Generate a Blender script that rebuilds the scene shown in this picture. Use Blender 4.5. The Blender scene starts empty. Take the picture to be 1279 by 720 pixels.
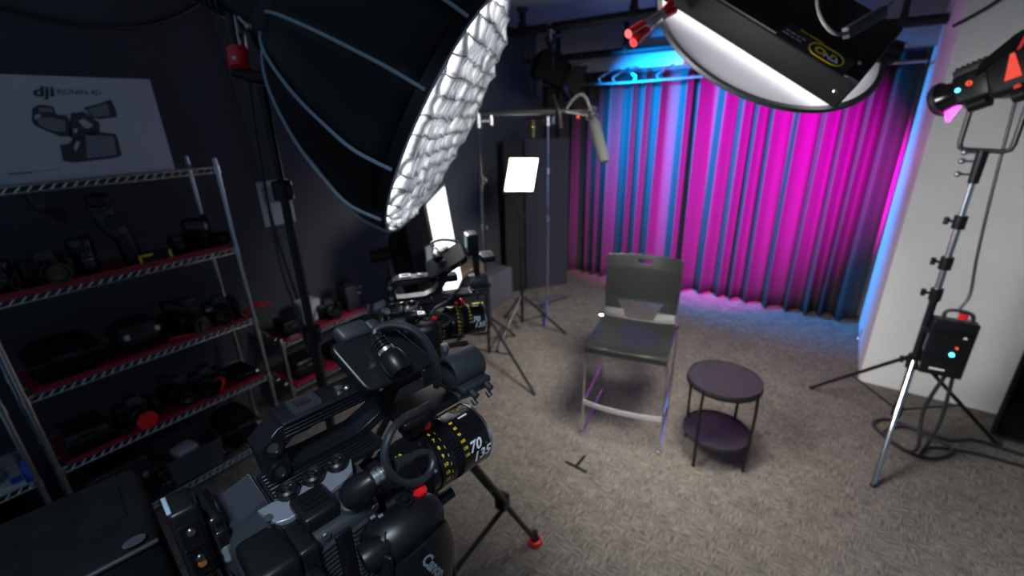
import bpy, bmesh, math, random
from mathutils import Vector, Matrix
random.seed(7)
PI = math.pi
S = bpy.context.scene
COL = S.collection
V = Vector

# ---------------------------------------------------------------- camera geometry (metres, z up)
FPX = 568.0; CX, CY = 639.5, 360.0; EYE = V((0, 0, 1.95))
def _ray(px, py): return V((px-CX, -(py-CY), -FPX))
_Z = -_ray(680, 1840).normalized()
_Y = _ray(1075, 135); _Y = (_Y-_Y.dot(_Z)*_Z).normalized()
_X = _Y.cross(_Z)
def wray(px, py):
    v = _ray(px, py); return V((_X.dot(v), _Y.dot(v), _Z.dot(v)))
def atz(px, py, z=0.0):
    r = wray(px, py); return EYE+r*((z-EYE.z)/r.z)
def aty(px, py, y):
    r = wray(px, py); return EYE+r*(y/r.y)
def atx(px, py, x):
    r = wray(px, py); return EYE+r*(x/r.x)
def atv(px, py, d):
    return EYE+wray(px, py)*(d/FPX)
def onplane(px, py, p0, n):
    r = wray(px, py); return EYE+r*((p0-EYE).dot(n)/r.dot(n))

# ---------------------------------------------------------------- materials
def mat(name, col, rough=.5, metal=0.0, emit=None, es=0.0, spec=None, trans=0.0, alpha=None, sheen=0.0, noise=None, bump=None, coat=0):
    m = bpy.data.materials.new(name); m.use_nodes = True
    nt = m.node_tree; b = nt.nodes['Principled BSDF']
    b.inputs['Base Color'].default_value = (*col, 1); b.inputs['Roughness'].default_value = rough
    b.inputs['Metallic'].default_value = metal
    if spec is not None: b.inputs['Specular IOR Level'].default_value = spec
    if trans: b.inputs['Transmission Weight'].default_value = trans
    if sheen: b.inputs['Sheen Weight'].default_value = sheen
    if coat: b.inputs['Coat Weight'].default_value = coat
    if emit: b.inputs['Emission Color'].default_value = (*emit, 1); b.inputs['Emission Strength'].default_value = es
    if noise or bump:
        tc = nt.nodes.new('ShaderNodeTexCoord'); n = nt.nodes.new('ShaderNodeTexNoise')
        n.inputs['Scale'].default_value = (noise or bump)[0]; n.inputs['Detail'].default_value = 4
        nt.links.new(tc.outputs['Object'], n.inputs['Vector'])
        if noise:
            r = nt.nodes.new('ShaderNodeValToRGB'); k = noise[1]
            r.color_ramp.elements[0].position = .3; r.color_ramp.elements[1].position = .7
            r.color_ramp.elements[0].color = (*[c*(1-k) for c in col], 1); r.color_ramp.elements[1].color = (*[min(1, c*(1+k)) for c in col], 1)
            nt.links.new(n.outputs['Fac'], r.inputs['Fac']); nt.links.new(r.outputs['Color'], b.inputs['Base Color'])
        if bump:
            bp = nt.nodes.new('ShaderNodeBump'); bp.inputs['Strength'].default_value = bump[1]; bp.inputs['Distance'].default_value = .002
            nt.links.new(n.outputs['Fac'], bp.inputs['Height']); nt.links.new(bp.outputs['Normal'], b.inputs['Normal'])
    return m
M = {}
M['black'] = mat('black_plastic', (.0055, .006, .007), .36, spec=.35)
M['blackgloss'] = mat('black_gloss', (.006, .006, .007), .18)
M['rough'] = mat('black_rough', (.005, .0055, .0065), .85, spec=.1, noise=(40, .3))
M['fabric'] = mat('black_nylon', (.004, .0045, .0055), .45, bump=(14, 1.0), spec=.3)
M['anod'] = mat('black_anodised', (.010, .012, .015), .3, .3)
M['body'] = mat('camera_body', (.022, .027, .033), .45, bump=(900, .15))
M['dark'] = mat('dark_grey_plastic', (.022, .025, .03), .5)
M['trim'] = mat('grey_blue_trim', (.22, .25, .29), .35, .3)
M['chrome'] = mat('chrome', (.75, .76, .78), .14, 1)
M['wire'] = mat('rack_chrome', (.50, .51, .54), .25, 1)
M['steel'] = mat('steel', (.45, .46, .48), .35, 1)
M['silver'] = mat('silver_ring', (.8, .78, .72), .25, 1)
M['brass'] = mat('brass', (.7, .45, .15), .3, 1)
M['red'] = mat('red_plastic', (.75, .012, .015), .35)
M['redliner'] = mat('red_liner', (.24, .004, .025), .7)
M['rubber'] = mat('rubber_cable', (.015, .018, .022), .45)
M['greycable'] = mat('grey_cable', (.12, .12, .12), .5)
M['yellow'] = mat('yellow_paint', (.75, .55, .02), .5)
M['white'] = mat('white_paint', (.75, .77, .8), .5)
M['card'] = mat('white_card', (.42, .45, .50), .6)
M['paper'] = mat('paper', (.40, .42, .46), .8)
M['greyprint'] = mat('grey_print', (.16, .19, .22), .6)
M['darkprint'] = mat('dark_print', (.03, .035, .04), .6)
M['piping'] = mat('blue_grey_piping', (.34, .43, .52), .5)
M['velvet'] = mat('navy_velvet', (.009, .013, .026), .95, noise=(600, .6), sheen=.4)
M['leather'] = mat('black_leather', (.010, .010, .011), .5, bump=(700, .5))
M['glass'] = mat('lens_glass', (.004, .004, .006), .05, coat=1)
M['chair'] = mat('graphite_plastic', (.008, .009, .0085), .34, spec=.4)
M['table'] = mat('dark_plum_wood', (.017, .0155, .018), .5, noise=(30, .3))
M['satin'] = mat('satin_metal', (.85, .85, .86), .5, .85)
M['blackmetal'] = mat('black_metal', (.008, .008, .009), .4, .2)
M['foam'] = mat('grey_mic_foam', (.045, .05, .047), .95, bump=(400, .5))
M['orange'] = mat('orange_contact', (.6, .22, .06), .35, .5)
M['blue'] = mat('blue_plastic', (.02, .08, .5), .5)
M['purple'] = mat('purple_cloth', (.05, .025, .07), .8)
M['clear'] = mat('clear_plastic', (.10, .11, .13), .25, alpha=None, trans=.5)
M['cardboard'] = mat('tan_card', (.16, .115, .075), .8)
M['bagcloth'] = mat('navy_black_bag', (.005, .005, .012), .9)
M['flat'] = mat('charcoal_flat_face', (.020, .020, .034), .75)
M['flatback'] = mat('black_flat_edge', (.008, .006, .005), .8)
M['ledge'] = mat('grey_ledge', (.10, .10, .115), .8)
M['whitewall'] = mat('white_wall', (.74, .74, .73), .85, noise=(3, .04))
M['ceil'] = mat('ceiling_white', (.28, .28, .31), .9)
M['darkpipe'] = mat('black_pipe', (.004, .004, .006), .6)
M['skin'] = mat('diffuser_cloth', (.8, .8, .85), .8)
M['gridcloth'] = mat('grid_cloth', (.62, .62, .63), .55, bump=(60, .8))
M['panelface'] = mat('fixture_black', (.003, .0034, .004), .55, spec=.22, bump=(300, .2))

def emis(name, col, s):
    m = bpy.data.materials.new(name); m.use_nodes = True; nt = m.node_tree
    for n in list(nt.nodes): nt.nodes.remove(n)
    o = nt.nodes.new('ShaderNodeOutputMaterial'); e = nt.nodes.new('ShaderNodeEmission')
    e.inputs['Color'].default_value = (*col, 1); e.inputs['Strength'].default_value = s
    nt.links.new(e.outputs[0], o.inputs[0]); return m
M['boxglow'] = emis('softbox_glow', (1, .98, .96), 16.0)
M['stripglow'] = emis('strip_glow', (.86, .95, 1), 2.2)
M['panelglow'] = emis('led_panel_glow', (1, .97, .90), 6.0)
M['keyglow'] = emis('key_panel_glow', (1, .98, .97), 3.0)
M['redglow'] = emis('red_indicator', (1, .10, .07), .9)
M['blueled'] = emis('blue_led', (.1, .65, 1), 4.0)
M['redled'] = emis('red_led', (1, .1, .05), 1.2)
M['magspill'] = emis('magenta_spill_glow', (1, .05, .8), 6.0)  # emission standing in for the spotlight's magenta spill
M['lcd'] = emis('pale_green_display', (.35, .6, .6), .5)

def translucent():
    m = bpy.data.materials.new('translucent_disc_cloth'); m.use_nodes = True; nt = m.node_tree
    for n in list(nt.nodes): nt.nodes.remove(n)
    o = nt.nodes.new('ShaderNodeOutputMaterial'); a = nt.nodes.new('ShaderNodeBsdfTranslucent'); d = nt.nodes.new('ShaderNodeBsdfDiffuse'); x = nt.nodes.new('ShaderNodeMixShader')
    a.inputs[0].default_value = (.85, .85, .9, 1); d.inputs[0].default_value = (.8, .78, .85, 1); x.inputs[0].default_value = .45
    nt.links.new(d.outputs[0], x.inputs[1]); nt.links.new(a.outputs[0], x.inputs[2]); nt.links.new(x.outputs[0], o.inputs[0]); return m
M['disc'] = translucent()

def carpet():
    m = bpy.data.materials.new('woven_grey_carpet'); m.use_nodes = True; nt = m.node_tree; b = nt.nodes['Principled BSDF']
    b.inputs['Roughness'].default_value = .95; b.inputs['Specular IOR Level'].default_value = .15
    tc = nt.nodes.new('ShaderNodeTexCoord')
    def nz(sc, scale, det=3):
        mp = nt.nodes.new('ShaderNodeMapping'); mp.inputs['Scale'].default_value = sc
        n = nt.nodes.new('ShaderNodeTexNoise'); n.inputs['Scale'].default_value = scale; n.inputs['Detail'].default_value = det
        nt.links.new(tc.outputs['Object'], mp.inputs['Vector']); nt.links.new(mp.outputs[0], n.inputs['Vector']); return n
    a = nz((1, 8, 1), 18, 1); c = nz((8, 1, 1), 18, 1); s = nz((1, 1, 1), 9, 5); f = nz((1, 1, 1), 160, 2)
    ch = nt.nodes.new('ShaderNodeTexNoise'); ch.inputs['Scale'].default_value = 13; ch.inputs['Detail'].default_value = 1
    nt.links.new(tc.outputs['Object'], ch.inputs['Vector'])
    st = nt.nodes.new('ShaderNodeMath'); st.operation = 'GREATER_THAN'; st.inputs[1].default_value = .5
    nt.links.new(ch.outputs['Fac'], st.inputs[0])
    mx = nt.nodes.new('ShaderNodeMix'); mx.data_type = 'FLOAT'
    nt.links.new(st.outputs[0], mx.inputs[0]); nt.links.new(a.outputs['Fac'], mx.inputs[2]); nt.links.new(c.outputs['Fac'], mx.inputs[3])
    def math_(op, x, y):
        q = nt.nodes.new('ShaderNodeMath'); q.operation = op
        for i, v in enumerate((x, y)):
            if isinstance(v, (int, float)): q.inputs[i].default_value = v
            else: nt.links.new(v, q.inputs[i])
        return q.outputs[0]
    t = math_('ADD', math_('MULTIPLY', mx.outputs[0], .62), math_('ADD', math_('MULTIPLY', s.outputs['Fac'], .2), math_('MULTIPLY', f.outputs['Fac'], .3)))
    r = nt.nodes.new('ShaderNodeValToRGB'); nt.links.new(t, r.inputs['Fac'])
    r.color_ramp.elements[0].position = .45; r.color_ramp.elements[0].color = (.082, .073, .064, 1)
    r.color_ramp.elements[1].position = .67; r.color_ramp.elements[1].color = (.215, .190, .164, 1)
    nt.links.new(r.outputs['Color'], b.inputs['Base Color'])
    bp = nt.nodes.new('ShaderNodeBump'); bp.inputs['Strength'].default_value = .5; bp.inputs['Distance'].default_value = .004
    nt.links.new(t, bp.inputs['Height']); nt.links.new(bp.outputs['Normal'], b.inputs['Normal'])
    return m
M['carpet'] = carpet()
M['wall'] = mat('charcoal_wall_paint', (.045, .050, .058), .8, noise=(2.5, .12))
M['curtain'] = mat('curtain_cloth', (.028, .028, .031), .85)

# ---------------------------------------------------------------- mesh builder
def frame(d):
    d = V(d).normalized(); a = V((0, 0, 1)) if abs(d.z) < .95 else V((1, 0, 0))
    u = a.cross(d).normalized(); return u, d.cross(u)
class MB:
    def __init__(s): s.v = []; s.f = []; s.mi = []; s.cur = 0
    def add(s, vs, fs):
        o = len(s.v); s.v += [tuple(x) for x in vs]; s.f += [tuple(i+o for i in f) for f in fs]; s.mi += [s.cur]*len(fs)
    def box(s, c, d, R=None, bev=0.0, tz=1.0):
        """box centre c, size d, optional 3x3 rotation; bev = chamfer; tz = scale of the top"""
        c = V(c); hx, hy, hz = [q/2 for q in d]; R = R or Matrix.Identity(3)
        if bev <= 0:
            vs = [c+R@V((x*hx*(tz if z > 0 else 1), y*hy*(tz if z > 0 else 1), z*hz)) for z in (-1, 1) for y in (-1, 1) for x in (-1, 1)]
            s.add(vs, [(0, 2, 3, 1), (4, 5, 7, 6), (0, 1, 5, 4), (2, 6, 7, 3), (0, 4, 6, 2), (1, 3, 7, 5)]); return
        bm = bmesh.new(); bmesh.ops.create_cube(bm, size=1)
        for v in bm.verts:
            k = tz if v.co.z > 0 else 1
            v.co = V((v.co.x*d[0]*k, v.co.y*d[1]*k, v.co.z*d[2]))
        bmesh.ops.bevel(bm, geom=bm.edges[:], offset=min(bev, min(d)*.45), segments=3, affect='EDGES', profile=.5)
        bm.verts.index_update(); s.add([c+R@v.co for v in bm.verts], [[v.index for v in f.verts] for f in bm.faces]); bm.free()
    def mm(s, a, b, bev=0.0):
        """box from min corner a to max corner b"""
        a, b = V(a), V(b); s.box((a+b)/2, b-a, None, bev)
    def cyl(s, p0, p1, r0, r1=None, n=16, cap=True):
        r1 = r0 if r1 is None else r1; p0, p1 = V(p0), V(p1); u, w = frame(p1-p0)
        vs = [p+(u*math.cos(2*PI*i/n)+w*math.sin(2*PI*i/n))*r for p, r in ((p0, r0), (p1, r1)) for i in range(n)]
        fs = [(i, (i+1) % n, n+(i+1) % n, n+i) for i in range(n)]
        if cap: fs += [tuple(range(n-1, -1, -1)), tuple(range(n, 2*n))]
        s.add(vs, fs)
    def lathe(s, prof, o, d, n=32, closed=False):
        """prof list of (radius, distance along d)"""
        o = V(o); d = V(d).normalized(); u, w = frame(d); vs = []; fs = []
        for r, h in prof:
            vs += [o+d*h+(u*math.cos(2*PI*i/n)+w*math.sin(2*PI*i/n))*max(r, 1e-5) for i in range(n)]
        m = len(prof)
        for k in range(m-1+(1 if closed else 0)):
            a, b = k*n, ((k+1) % m)*n
            fs += [(a+i, a+(i+1) % n, b+(i+1) % n, b+i) for i in range(n)]
        s.add(vs, fs)
    def tube(s, pts, r, n=8, sm=True, close=False):
        pts = [V(p) for p in pts]
        if sm and len(pts) > 2:
            q = []
            P = ([pts[-1]]+pts+pts[:2]) if close else ([pts[0]]+pts+[pts[-1]])
            for i in range(1, len(P)-2):
                for k in range(6):
                    t = k/6; a, b, c, e = P[i-1], P[i], P[i+1], P[i+2]
                    q.append(.5*((2*b)+(c-a)*t+(2*a-5*b+4*c-e)*t*t+(3*b-a-3*c+e)*t**3))
            if not close: q.append(pts[-1])
            pts = q
        vs = []; fs = []; u = None; N = len(pts)
        for i, p in enumerate(pts):
            d = (pts[(i+1) % N if close else min(i+1, N-1)]-pts[i-1 if close else max(i-1, 0)])
            if d.length < 1e-9: d = V((0, 0, 1))
            d.normalize()
            u = frame(d)[0] if u is None else (u-d*u.dot(d)).normalized()
            w = d.cross(u); rr = r[min(i*len(r)//N, len(r)-1)] if isinstance(r, (list, tuple)) else r
            vs += [p+(u*math.cos(2*PI*k/n)+w*math.sin(2*PI*k/n))*rr for k in range(n)]
        for i in range(N if close else N-1):
            a, b = i*n, ((i+1) % N)*n
            fs += [(a+k, a+(k+1) % n, b+(k+1) % n, b+k) for k in range(n)]
        if not close: fs += [tuple(range(n-1, -1, -1)), tuple(range((N-1)*n, N*n))]
        s.add(vs, fs)
    def prism(s, poly, o, ux, uy, th):
        """extrude a 2D polygon (o + x*ux + y*uy) by th along ux x uy"""
        o, ux, uy = V(o), V(ux), V(uy); n = ux.cross(uy).normalized(); k = len(poly)
        vs = [o+ux*x+uy*y for x, y in poly]+[o+ux*x+uy*y+n*th for x, y in poly]
        s.add(vs, [tuple(range(k-1, -1, -1)), tuple(range(k, 2*k))]+[(i, (i+1) % k, k+(i+1) % k, k+i) for i in range(k)])
    def ringprism(s, outer, inner, o, ux, uy, th):
        o, ux, uy = V(o), V(ux), V(uy); n = ux.cross(uy).normalized(); k = len(outer)
        vs = [o+ux*x+uy*y+n*t for t in (0, th) for q in (outer, inner) for x, y in q]; fs = []
        for i in range(k):
            j = (i+1) % k
            fs += [(i, k+i, k+j, j), (2*k+i, 2*k+j, 3*k+j, 3*k+i), (i, j, 2*k+j, 2*k+i), (k+i, 3*k+i, 3*k+j, k+j)]
        s.add(vs, fs)
    def ball(s, c, r, n=14, sc=(1, 1, 1)):
        c = V(c); m = n//2; vs = []; fs = []
        for i in range(m+1):
            a = PI*i/m
            for j in range(n):
                b = 2*PI*j/n; vs.append(c+V((math.sin(a)*math.cos(b)*r*sc[0], math.sin(a)*math.sin(b)*r*sc[1], math.cos(a)*r*sc[2])))
        for i in range(m):
            for j in range(n): fs.append((i*n+j, (i+1)*n+j, (i+1)*n+(j+1) % n, i*n+(j+1) % n))
        s.add(vs, fs)
    def loft(s, rings, cap=True):
        n = len(rings[0]); vs = [p for r in rings for p in r]; fs = []
        for k in range(len(rings)-1):
            fs += [(k*n+i, k*n+(i+1) % n, (k+1)*n+(i+1) % n, (k+1)*n+i) for i in range(n)]
        if cap: fs += [tuple(range(n-1, -1, -1)), tuple(range((len(rings)-1)*n, len(rings)*n))]
        s.add(vs, fs)
    def text(s, body, size, fn, bold=0.0, shear=0.0):
        """fn maps (x, y) of the lettering to a 3D point"""
        c = bpy.data.curves.new('lettering', 'FONT'); c.body = body; c.size = size; c.align_x = 'CENTER'; c.align_y = 'CENTER'; c.offset = bold; c.shear = shear
        c.resolution_u = 2
        o = bpy.data.objects.new('lettering', c); me = bpy.data.meshes.new_from_object(o)
        s.add([fn(v.co.x, v.co.y) for v in me.vertices], [tuple(p.vertices) for p in me.polygons])
        bpy.data.objects.remove(o); bpy.data.curves.remove(c); bpy.data.meshes.remove(me)
    def build(s, name, m, parent=None, off=None, smooth=35, mod=None):
        ms = m if isinstance(m, (list, tuple)) else [m]
        off = V(off) if off is not None else V((0, 0, 0))
        me = bpy.data.meshes.new(name); me.from_pydata([V(v)-off for v in s.v], [], s.f)
        for x in ms: me.materials.append(M[x] if isinstance(x, str) else x)
        if len(ms) > 1:
            for p, i in zip(me.polygons, s.mi): p.material_index = i
        bm = bmesh.new(); bm.from_mesh(me); bmesh.ops.recalc_face_normals(bm, faces=bm.faces); bm.to_mesh(me); bm.free()
        if smooth:
            for p in me.polygons: p.use_smooth = True
            me.set_sharp_from_angle(angle=math.radians(smooth))
        o = bpy.data.objects.new(name, me); COL.objects.link(o)
        if parent: o.parent = parent
        return o

def thing(name, label, cat, loc=(0, 0, 0), rz=0, group=None):
    o = bpy.data.objects.new(name, None); COL.objects.link(o); o.location = loc; o.rotation_euler = (0, 0, rz); o.empty_display_size = .1
    o['label'] = label; o['category'] = cat
    if group: o['group'] = group
    return o
def tag(o, label, cat, group=None, loc=None):
    o['label'] = label; o['category'] = cat
    if group: o['group'] = group
    if loc is not None: o.location = loc
    return o
def struct(o): o['kind'] = 'structure'; return o
def copy_tree(o, label=None, group=None, loc=None, rz=None, parent=None):
    c = o.copy(); COL.objects.link(c)
    if parent: c.parent = parent
    if label: c['label'] = label
    if group: c['group'] = group
    if loc is not None: c.location = loc
    if rz is not None: c.rotation_euler = (0, 0, rz)
    for ch in [x for x in bpy.data.objects if x.parent == o]: copy_tree(ch, parent=c)
    return c
def solo(name, mb, m, label, cat, loc, group=None, smooth=35):
    o = mb.build(name, m, None, off=loc, smooth=smooth); o.location = loc
    return tag(o, label, cat, group)

# ================================================================ THE ROOM
WX = -3.15   # left wall
CZ = 2.80    # ceiling height
b = MB(); b.mm((WX-.1, -1.6, -.1), (3.2, 5.4, 0)); struct(b.build('floor', 'carpet'))
b = MB(); b.mm((WX-.1, -1.6, 0), (WX, 5.4, CZ)); struct(b.build('wall_left', 'wall'))
b = MB(); b.mm((WX, 5.3, 0), (3.2, 5.4, CZ)); struct(b.build('wall_back', 'whitewall'))
b = MB(); b.mm((.375, 3.9, 0), (3.2, 5.3, CZ)); struct(b.build('wall_right', 'whitewall'))
b = MB(); b.mm((WX-.1, .55, CZ), (3.2, 5.4, CZ+.1)); struct(b.build('ceiling', 'ceil'))
b = MB(); b.mm((WX, 4.92, 2.35), (.375, 5.3, CZ)); struct(b.build('trim_bulkhead', 'ceil'))
b = MB(); b.mm((WX, 2.15, 0), (-2.80, 3.86, .37), .01); struct(b.build('trim_ledge', 'ledge'))

# ceiling pipes of the lighting grid
def pipe(y, z, x0, x1, label, r=.034):
    loc = (x0, y, z); t = thing('ceiling_pipe', label, 'pipe', loc)
    a = MB(); a.cyl((0, 0, 0), (x1-x0, 0, 0), r, n=14); a.build('tube', 'darkpipe', t)
    for k in (.12, .335, .62, .93):
        x = (x1-x0)*k
        a = MB(); a.box((x, 0, .02), (.05, .075, .09), bev=.006); a.box((x, 0, (CZ-z)/2+.03), (.042, .042, CZ-z-.07)); a.cyl((x, 0, CZ-z-.04), (x, 0, CZ-z-.004), .03, .055, n=14)
        a.build('hanger', 'darkpipe', t)
pipe(3.75, 2.62, WX+.05, 1.6, 'black ceiling pipe nearer the camera, carrying the lamp fixture')
pipe(4.62, 2.48, WX+.05, .37, 'black ceiling pipe just in front of the curtain bulkhead')

# ================================================================ CURTAIN
x0, x1 = -3.06, .33; zt, zb = 2.325, .012
t = thing('stage_curtain', 'pleated full-height curtain lit magenta and blue across the back wall', 'curtain', (-1.36, 5.08, 0))
N = 1500; rows = 16
folds = []; x = x0
while x < x1: folds.append(x); x += random.choice((.13, .16, .18, .21, .25))
folds.append(x1+.08)
amps = [random.uniform(.6, 1.15) for _ in folds]; drift = [random.uniform(-.02, .02) for _ in folds]
def fold(xx, f):
    i = 0
    while i+2 < len(folds) and folds[i+1] + drift[i+1]*f*1.6 <= xx: i += 1
    a = folds[i]+drift[i]*f*1.6; c = folds[i+1]+drift[i+1]*f*1.6
    p = min(1, max(0, (xx-a)/(c-a)))
    return i, p
b = MB(); vs = []; idx = {}
import bisect
for r in range(rows):
    f = r/(rows-1); z = zt+(zb-zt)*f
    fl = [folds[i]+drift[i]*f*1.6 for i in range(len(folds))]
    for k in range(N+1):
        xx = x0+(x1-x0)*k/N
        i = max(0, min(len(fl)-2, bisect.bisect_right(fl, xx)-1)); p = min(1, max(0, (xx-fl[i])/(fl[i+1]-fl[i])))
        A = (amps[i]*(1-p)+amps[i+1]*p)*(.070+.020*f)
        y = -A*math.cos(2*PI*p)-.010*math.sin(4*PI*p+i)-.012*math.sin(xx*3.1+1.3)*f+.006*math.sin(xx*60)*f*f
        dx = -.018*math.sin(2*PI*p)*amps[i]
        zz = z+(.012*math.sin(xx*5)+.01*math.sin(xx*17))*f*f if r == rows-1 else z
        vs.append((min(xx+dx, x1+.03)+1.36, y, max(zz, .006)))
b.add(vs, [(r*(N+1)+k, r*(N+1)+k+1, (r+1)*(N+1)+k+1, (r+1)*(N+1)+k) for r in range(rows-1) for k in range(N)])
o = b.build('curtain_cloth', 'curtain', t, smooth=0)
for p in o.data.polygons: p.use_smooth = True
md = o.modifiers.new('thickness', 'SOLIDIFY'); md.thickness = .003
a = MB(); a.box(((x0+x1)/2+1.36, 0, zt+.012), (x1-x0, .03, .022)); a.build('curtain_track', 'darkpipe', t)
# steel rod with hooks in front of the curtain head
RL = (-3.0, 4.70, 2.21)
t = thing('hanging_rod', 'slim steel rod with curved hangers below the bulkhead, catching blue light', 'rod', RL)
a = MB(); a.tube([(0, 0, .03), (.55, 0, .005), (1.1, 0, 0), (1.7, 0, .01), (2.5, 0, .015), (3.33, 0, .02)], .012, n=10); a.build('rod', 'steel', t)
for k, (x, s) in enumerate(((.78, 1), (.93, 1), (1.13, -1), (1.38, 1), (2.2, -1), (2.8, 1))):
    a = MB(); a.tube([(x, 0, .01), (x-.02*s, 0, .05), (x+.03*s, 0, .08), (x+.08*s, .05, .12), (x+.09*s, .12, .145)], .008, n=7); a.build('hook', 'steel', t)

# ================================================================ BAR CHAIR
ch = thing('bar_chair', 'graphite plastic bar chair with chrome frame facing the camera', 'chair', (-.885, 2.485, 0), math.radians(11.5))
W2 = .237
def seatsurf(u, v):
    """u -1..1 across, v 0..1 front lip to top of the backrest"""
    prof = [(-.285, .628), (-.278, .655), (-.24, .668), (-.12, .655), (0, .645), (.10, .648), (.165, .668), (.205, .72), (.228, .80), (.245, .90), (.262, 1.0), (.285, 1.085)]
    q = v*(len(prof)-1); i = min(int(q), len(prof)-2); f = q-i
    y = prof[i][0]*(1-f)+prof[i+1][0]*f; z = prof[i][1]*(1-f)+prof[i+1][1]*f
    k = max(0, (v-.55)/.45); w = .232+.004*math.sin(v*PI)-.012*max(0, 1-abs(v-.62)*6)
    y -= (.055*k if k else 0)*(u*u)*1.0*(-1) * -1
    z += .012*(1-k)*u*u if v > .1 else 0
    return V((u*w, y, z))
b = MB(); nu, nv = 84, 165; vs = []; fs = []; keep = set()
for j in range(nv+1):
    for i in range(nu+1): vs.append(seatsurf(i/nu*2-1, j/nv))
def hole(u, v):
    z = seatsurf(0, v).z
    if v > .6 and abs(u) < .20 and 1.028 < z < 1.050: return True
    if v > .5 and .674 < z < .782:
        f = (z-.674)/(.782-.674); return abs(u) < .38+.24*f
    return False
for j in range(nv):
    for i in range(nu):
        if not hole((i+.5)/nu*2-1, (j+.5)/nv): fs.append((j*(nu+1)+i, j*(nu+1)+i+1, (j+1)*(nu+1)+i+1, (j+1)*(nu+1)+i))
split = int(nv*.56)*nu
def sub(fl):
    used = sorted({i for f in fl for i in f}); mp = {a: k for k, a in enumerate(used)}
    return [vs[i] for i in used], [tuple(mp[i] for i in f) for f in fl]
jb = .56
seatf = [f for f in fs if (f[0]//(nu+1))/nv < jb]; backf = [f for f in fs if (f[0]//(nu+1))/nv >= jb]
for nm, fl in (('seat', seatf), ('backrest', backf)):
    b = MB(); b.add(*sub(fl)); o = b.build(nm, 'chair', ch, smooth=60)
    md = o.modifiers.new('thickness', 'SOLIDIFY'); md.thickness = .011; md.offset = 0
    md = o.modifiers.new('soft_edge', 'BEVEL'); md.width = .003; md.segments = 2
for s in (-1, 1):
    x = s*W2
    b = MB(); b.tube([(x*.93, -.245, .642), (x*.985, -.248, .55), (x, -.25, .3), (x, -.252, .05), (x, -.25, .012)], .0078, n=10); b.build('leg', 'chrome', ch)
    b = MB(); b.tube([(x*1.02, .165, .672), (x*1.02, .20, .5), (x*1.01, .235, .25), (x, .25, .05), (x, .25, .012)], .0078, n=10); b.build('leg', 'chrome', ch)
    b = MB(); b.cyl((x, -.25, .014), (x, .25, .014), .0085, n=10); b.build('floor_runner', 'chrome', ch)
    b = MB(); b.cyl((x, -.25, .252), (x*1.01, .232, .262), .0085, n=10); b.build('side_rail', 'chrome', ch)
    b = MB(); b.cyl((x*.93, -.24, .642), (x*1.0, .165, .636), .009, n=10); b.build('seat_rail', 'chrome', ch)
    b = MB(); b.cyl((x*.98, .158, .672), (x*1.06, .150, .672), .014, n=14); b.build('frame_cap', 'chrome', ch)
    for y in (-.255, .25):
        b = MB(); b.lathe([(0, -.012), (.016, -.012), (.018, 0), (.015, .016), (0, .018)], (x, y, .013), (0, 0, 1), n=14); b.build('foot_glide', 'chrome', ch)
b = MB(); pts = [V((W2*q, -.25-.035*(1-q*q), .252+.006*(1-q*q))) for q in [k/8-1 for k in range(17)]]
b.loft([[p+V((0, -.004, -.014)), p+V((0, .004, -.014)), p+V((0, .004, .014)), p+V((0, -.004, .014))] for p in pts]); b.build('footrest', 'satin', ch)

# ================================================================ SIDE TABLE
tb = thing('side_table', 'small round dark plum two-tier side table right of the chair', 'table', (-.335, 2.465, 0))
def tray(z, r, nm, lip):
    b = MB(); b.lathe([(0, 0), (r-.006, 0), (r, .004), (r, lip), (r-.005, lip+.001), (r-.006, .016), (0, .016)], (0, 0, z), (0, 0, 1), n=56); b.build(nm, 'table', tb)
tray(.515, .195, 'tabletop', .022); tray(.165, .185, 'shelf', .024)
b = MB(); b.lathe([(.188, 0), (.198, 0), (.198, .014), (.188, .014)], (0, 0, .503), (0, 0, 1), n=56, closed=True); b.build('top_ring', 'blackmetal', tb)
for k in range(4):
    a = math.radians(-118+90*k+8); c, s = math.cos(a), math.sin(a)
    b = MB(); b.tube([(c*.192, s*.192, .535), (c*.198, s*.198, .40), (c*.194, s*.194, .2), (c*.188, s*.188, .012)], .0085, n=8); b.build('leg', 'blackmetal', tb)

# tape mark on the carpet
b = MB(); p, q = atz(706, 577), atz(733, 591); u = (q-p).normalized(); n = V((-u.y, u.x, 0))
b.box(V(((p+q)/2).to_tuple())+V((0, 0, .0035)), ((q-p).length, .018, .002), Matrix((u, n, V((0, 0, 1)))).transposed())
m_ = (p+q)/2; e = atz(731, 569); d = (e-m_); L = d.length; d.normalize(); n2 = V((-d.y, d.x, 0))
b.box(m_+d*(L/2+.005)+V((0, 0, .0035)), (L-.01, .018, .002), Matrix((d, n2, V((0, 0, 1)))).transposed())
solo('tape_mark', b, 'blackmetal', 'black tape T mark stuck to the carpet in front of the chair', 'tape mark', (m_.x, m_.y, 0))

# ================================================================ RIGHT LIGHT STAND, SPOTLIGHT, BALLAST
SX, SY = .50, 3.05
st = thing('light_stand', 'tall light stand with one bright chrome leg before the white wall', 'light stand', (SX, SY, 0))
topp = aty(1222, 215, SY); 
b = MB(); b.cyl((0, 0, .30), (0, 0, 1.02), .0175, n=14); b.build('lower_pole', 'anod', st)
b = MB(); b.cyl((0, 0, 1.02), (0, 0, 1.40), .0145, n=14); b.build('middle_pole', 'steel', st)
b = MB(); b.cyl((0, 0, 1.40), (0, 0, 1.59), .012, n=14); b.build('upper_pole', 'chrome', st)
for z in (1.02, 1.19, 1.40, .62):
    b = MB(); b.cyl((0, 0, z-.035), (0, 0, z+.03), .026, n=14); b.cyl((0, 0, z), (-.055, 0, z), .007, n=8); b.cyl((-.05, 0, z-.018), (-.05, 0, z+.018), .011, n=8); b.build('collar', 'black', st)
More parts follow.
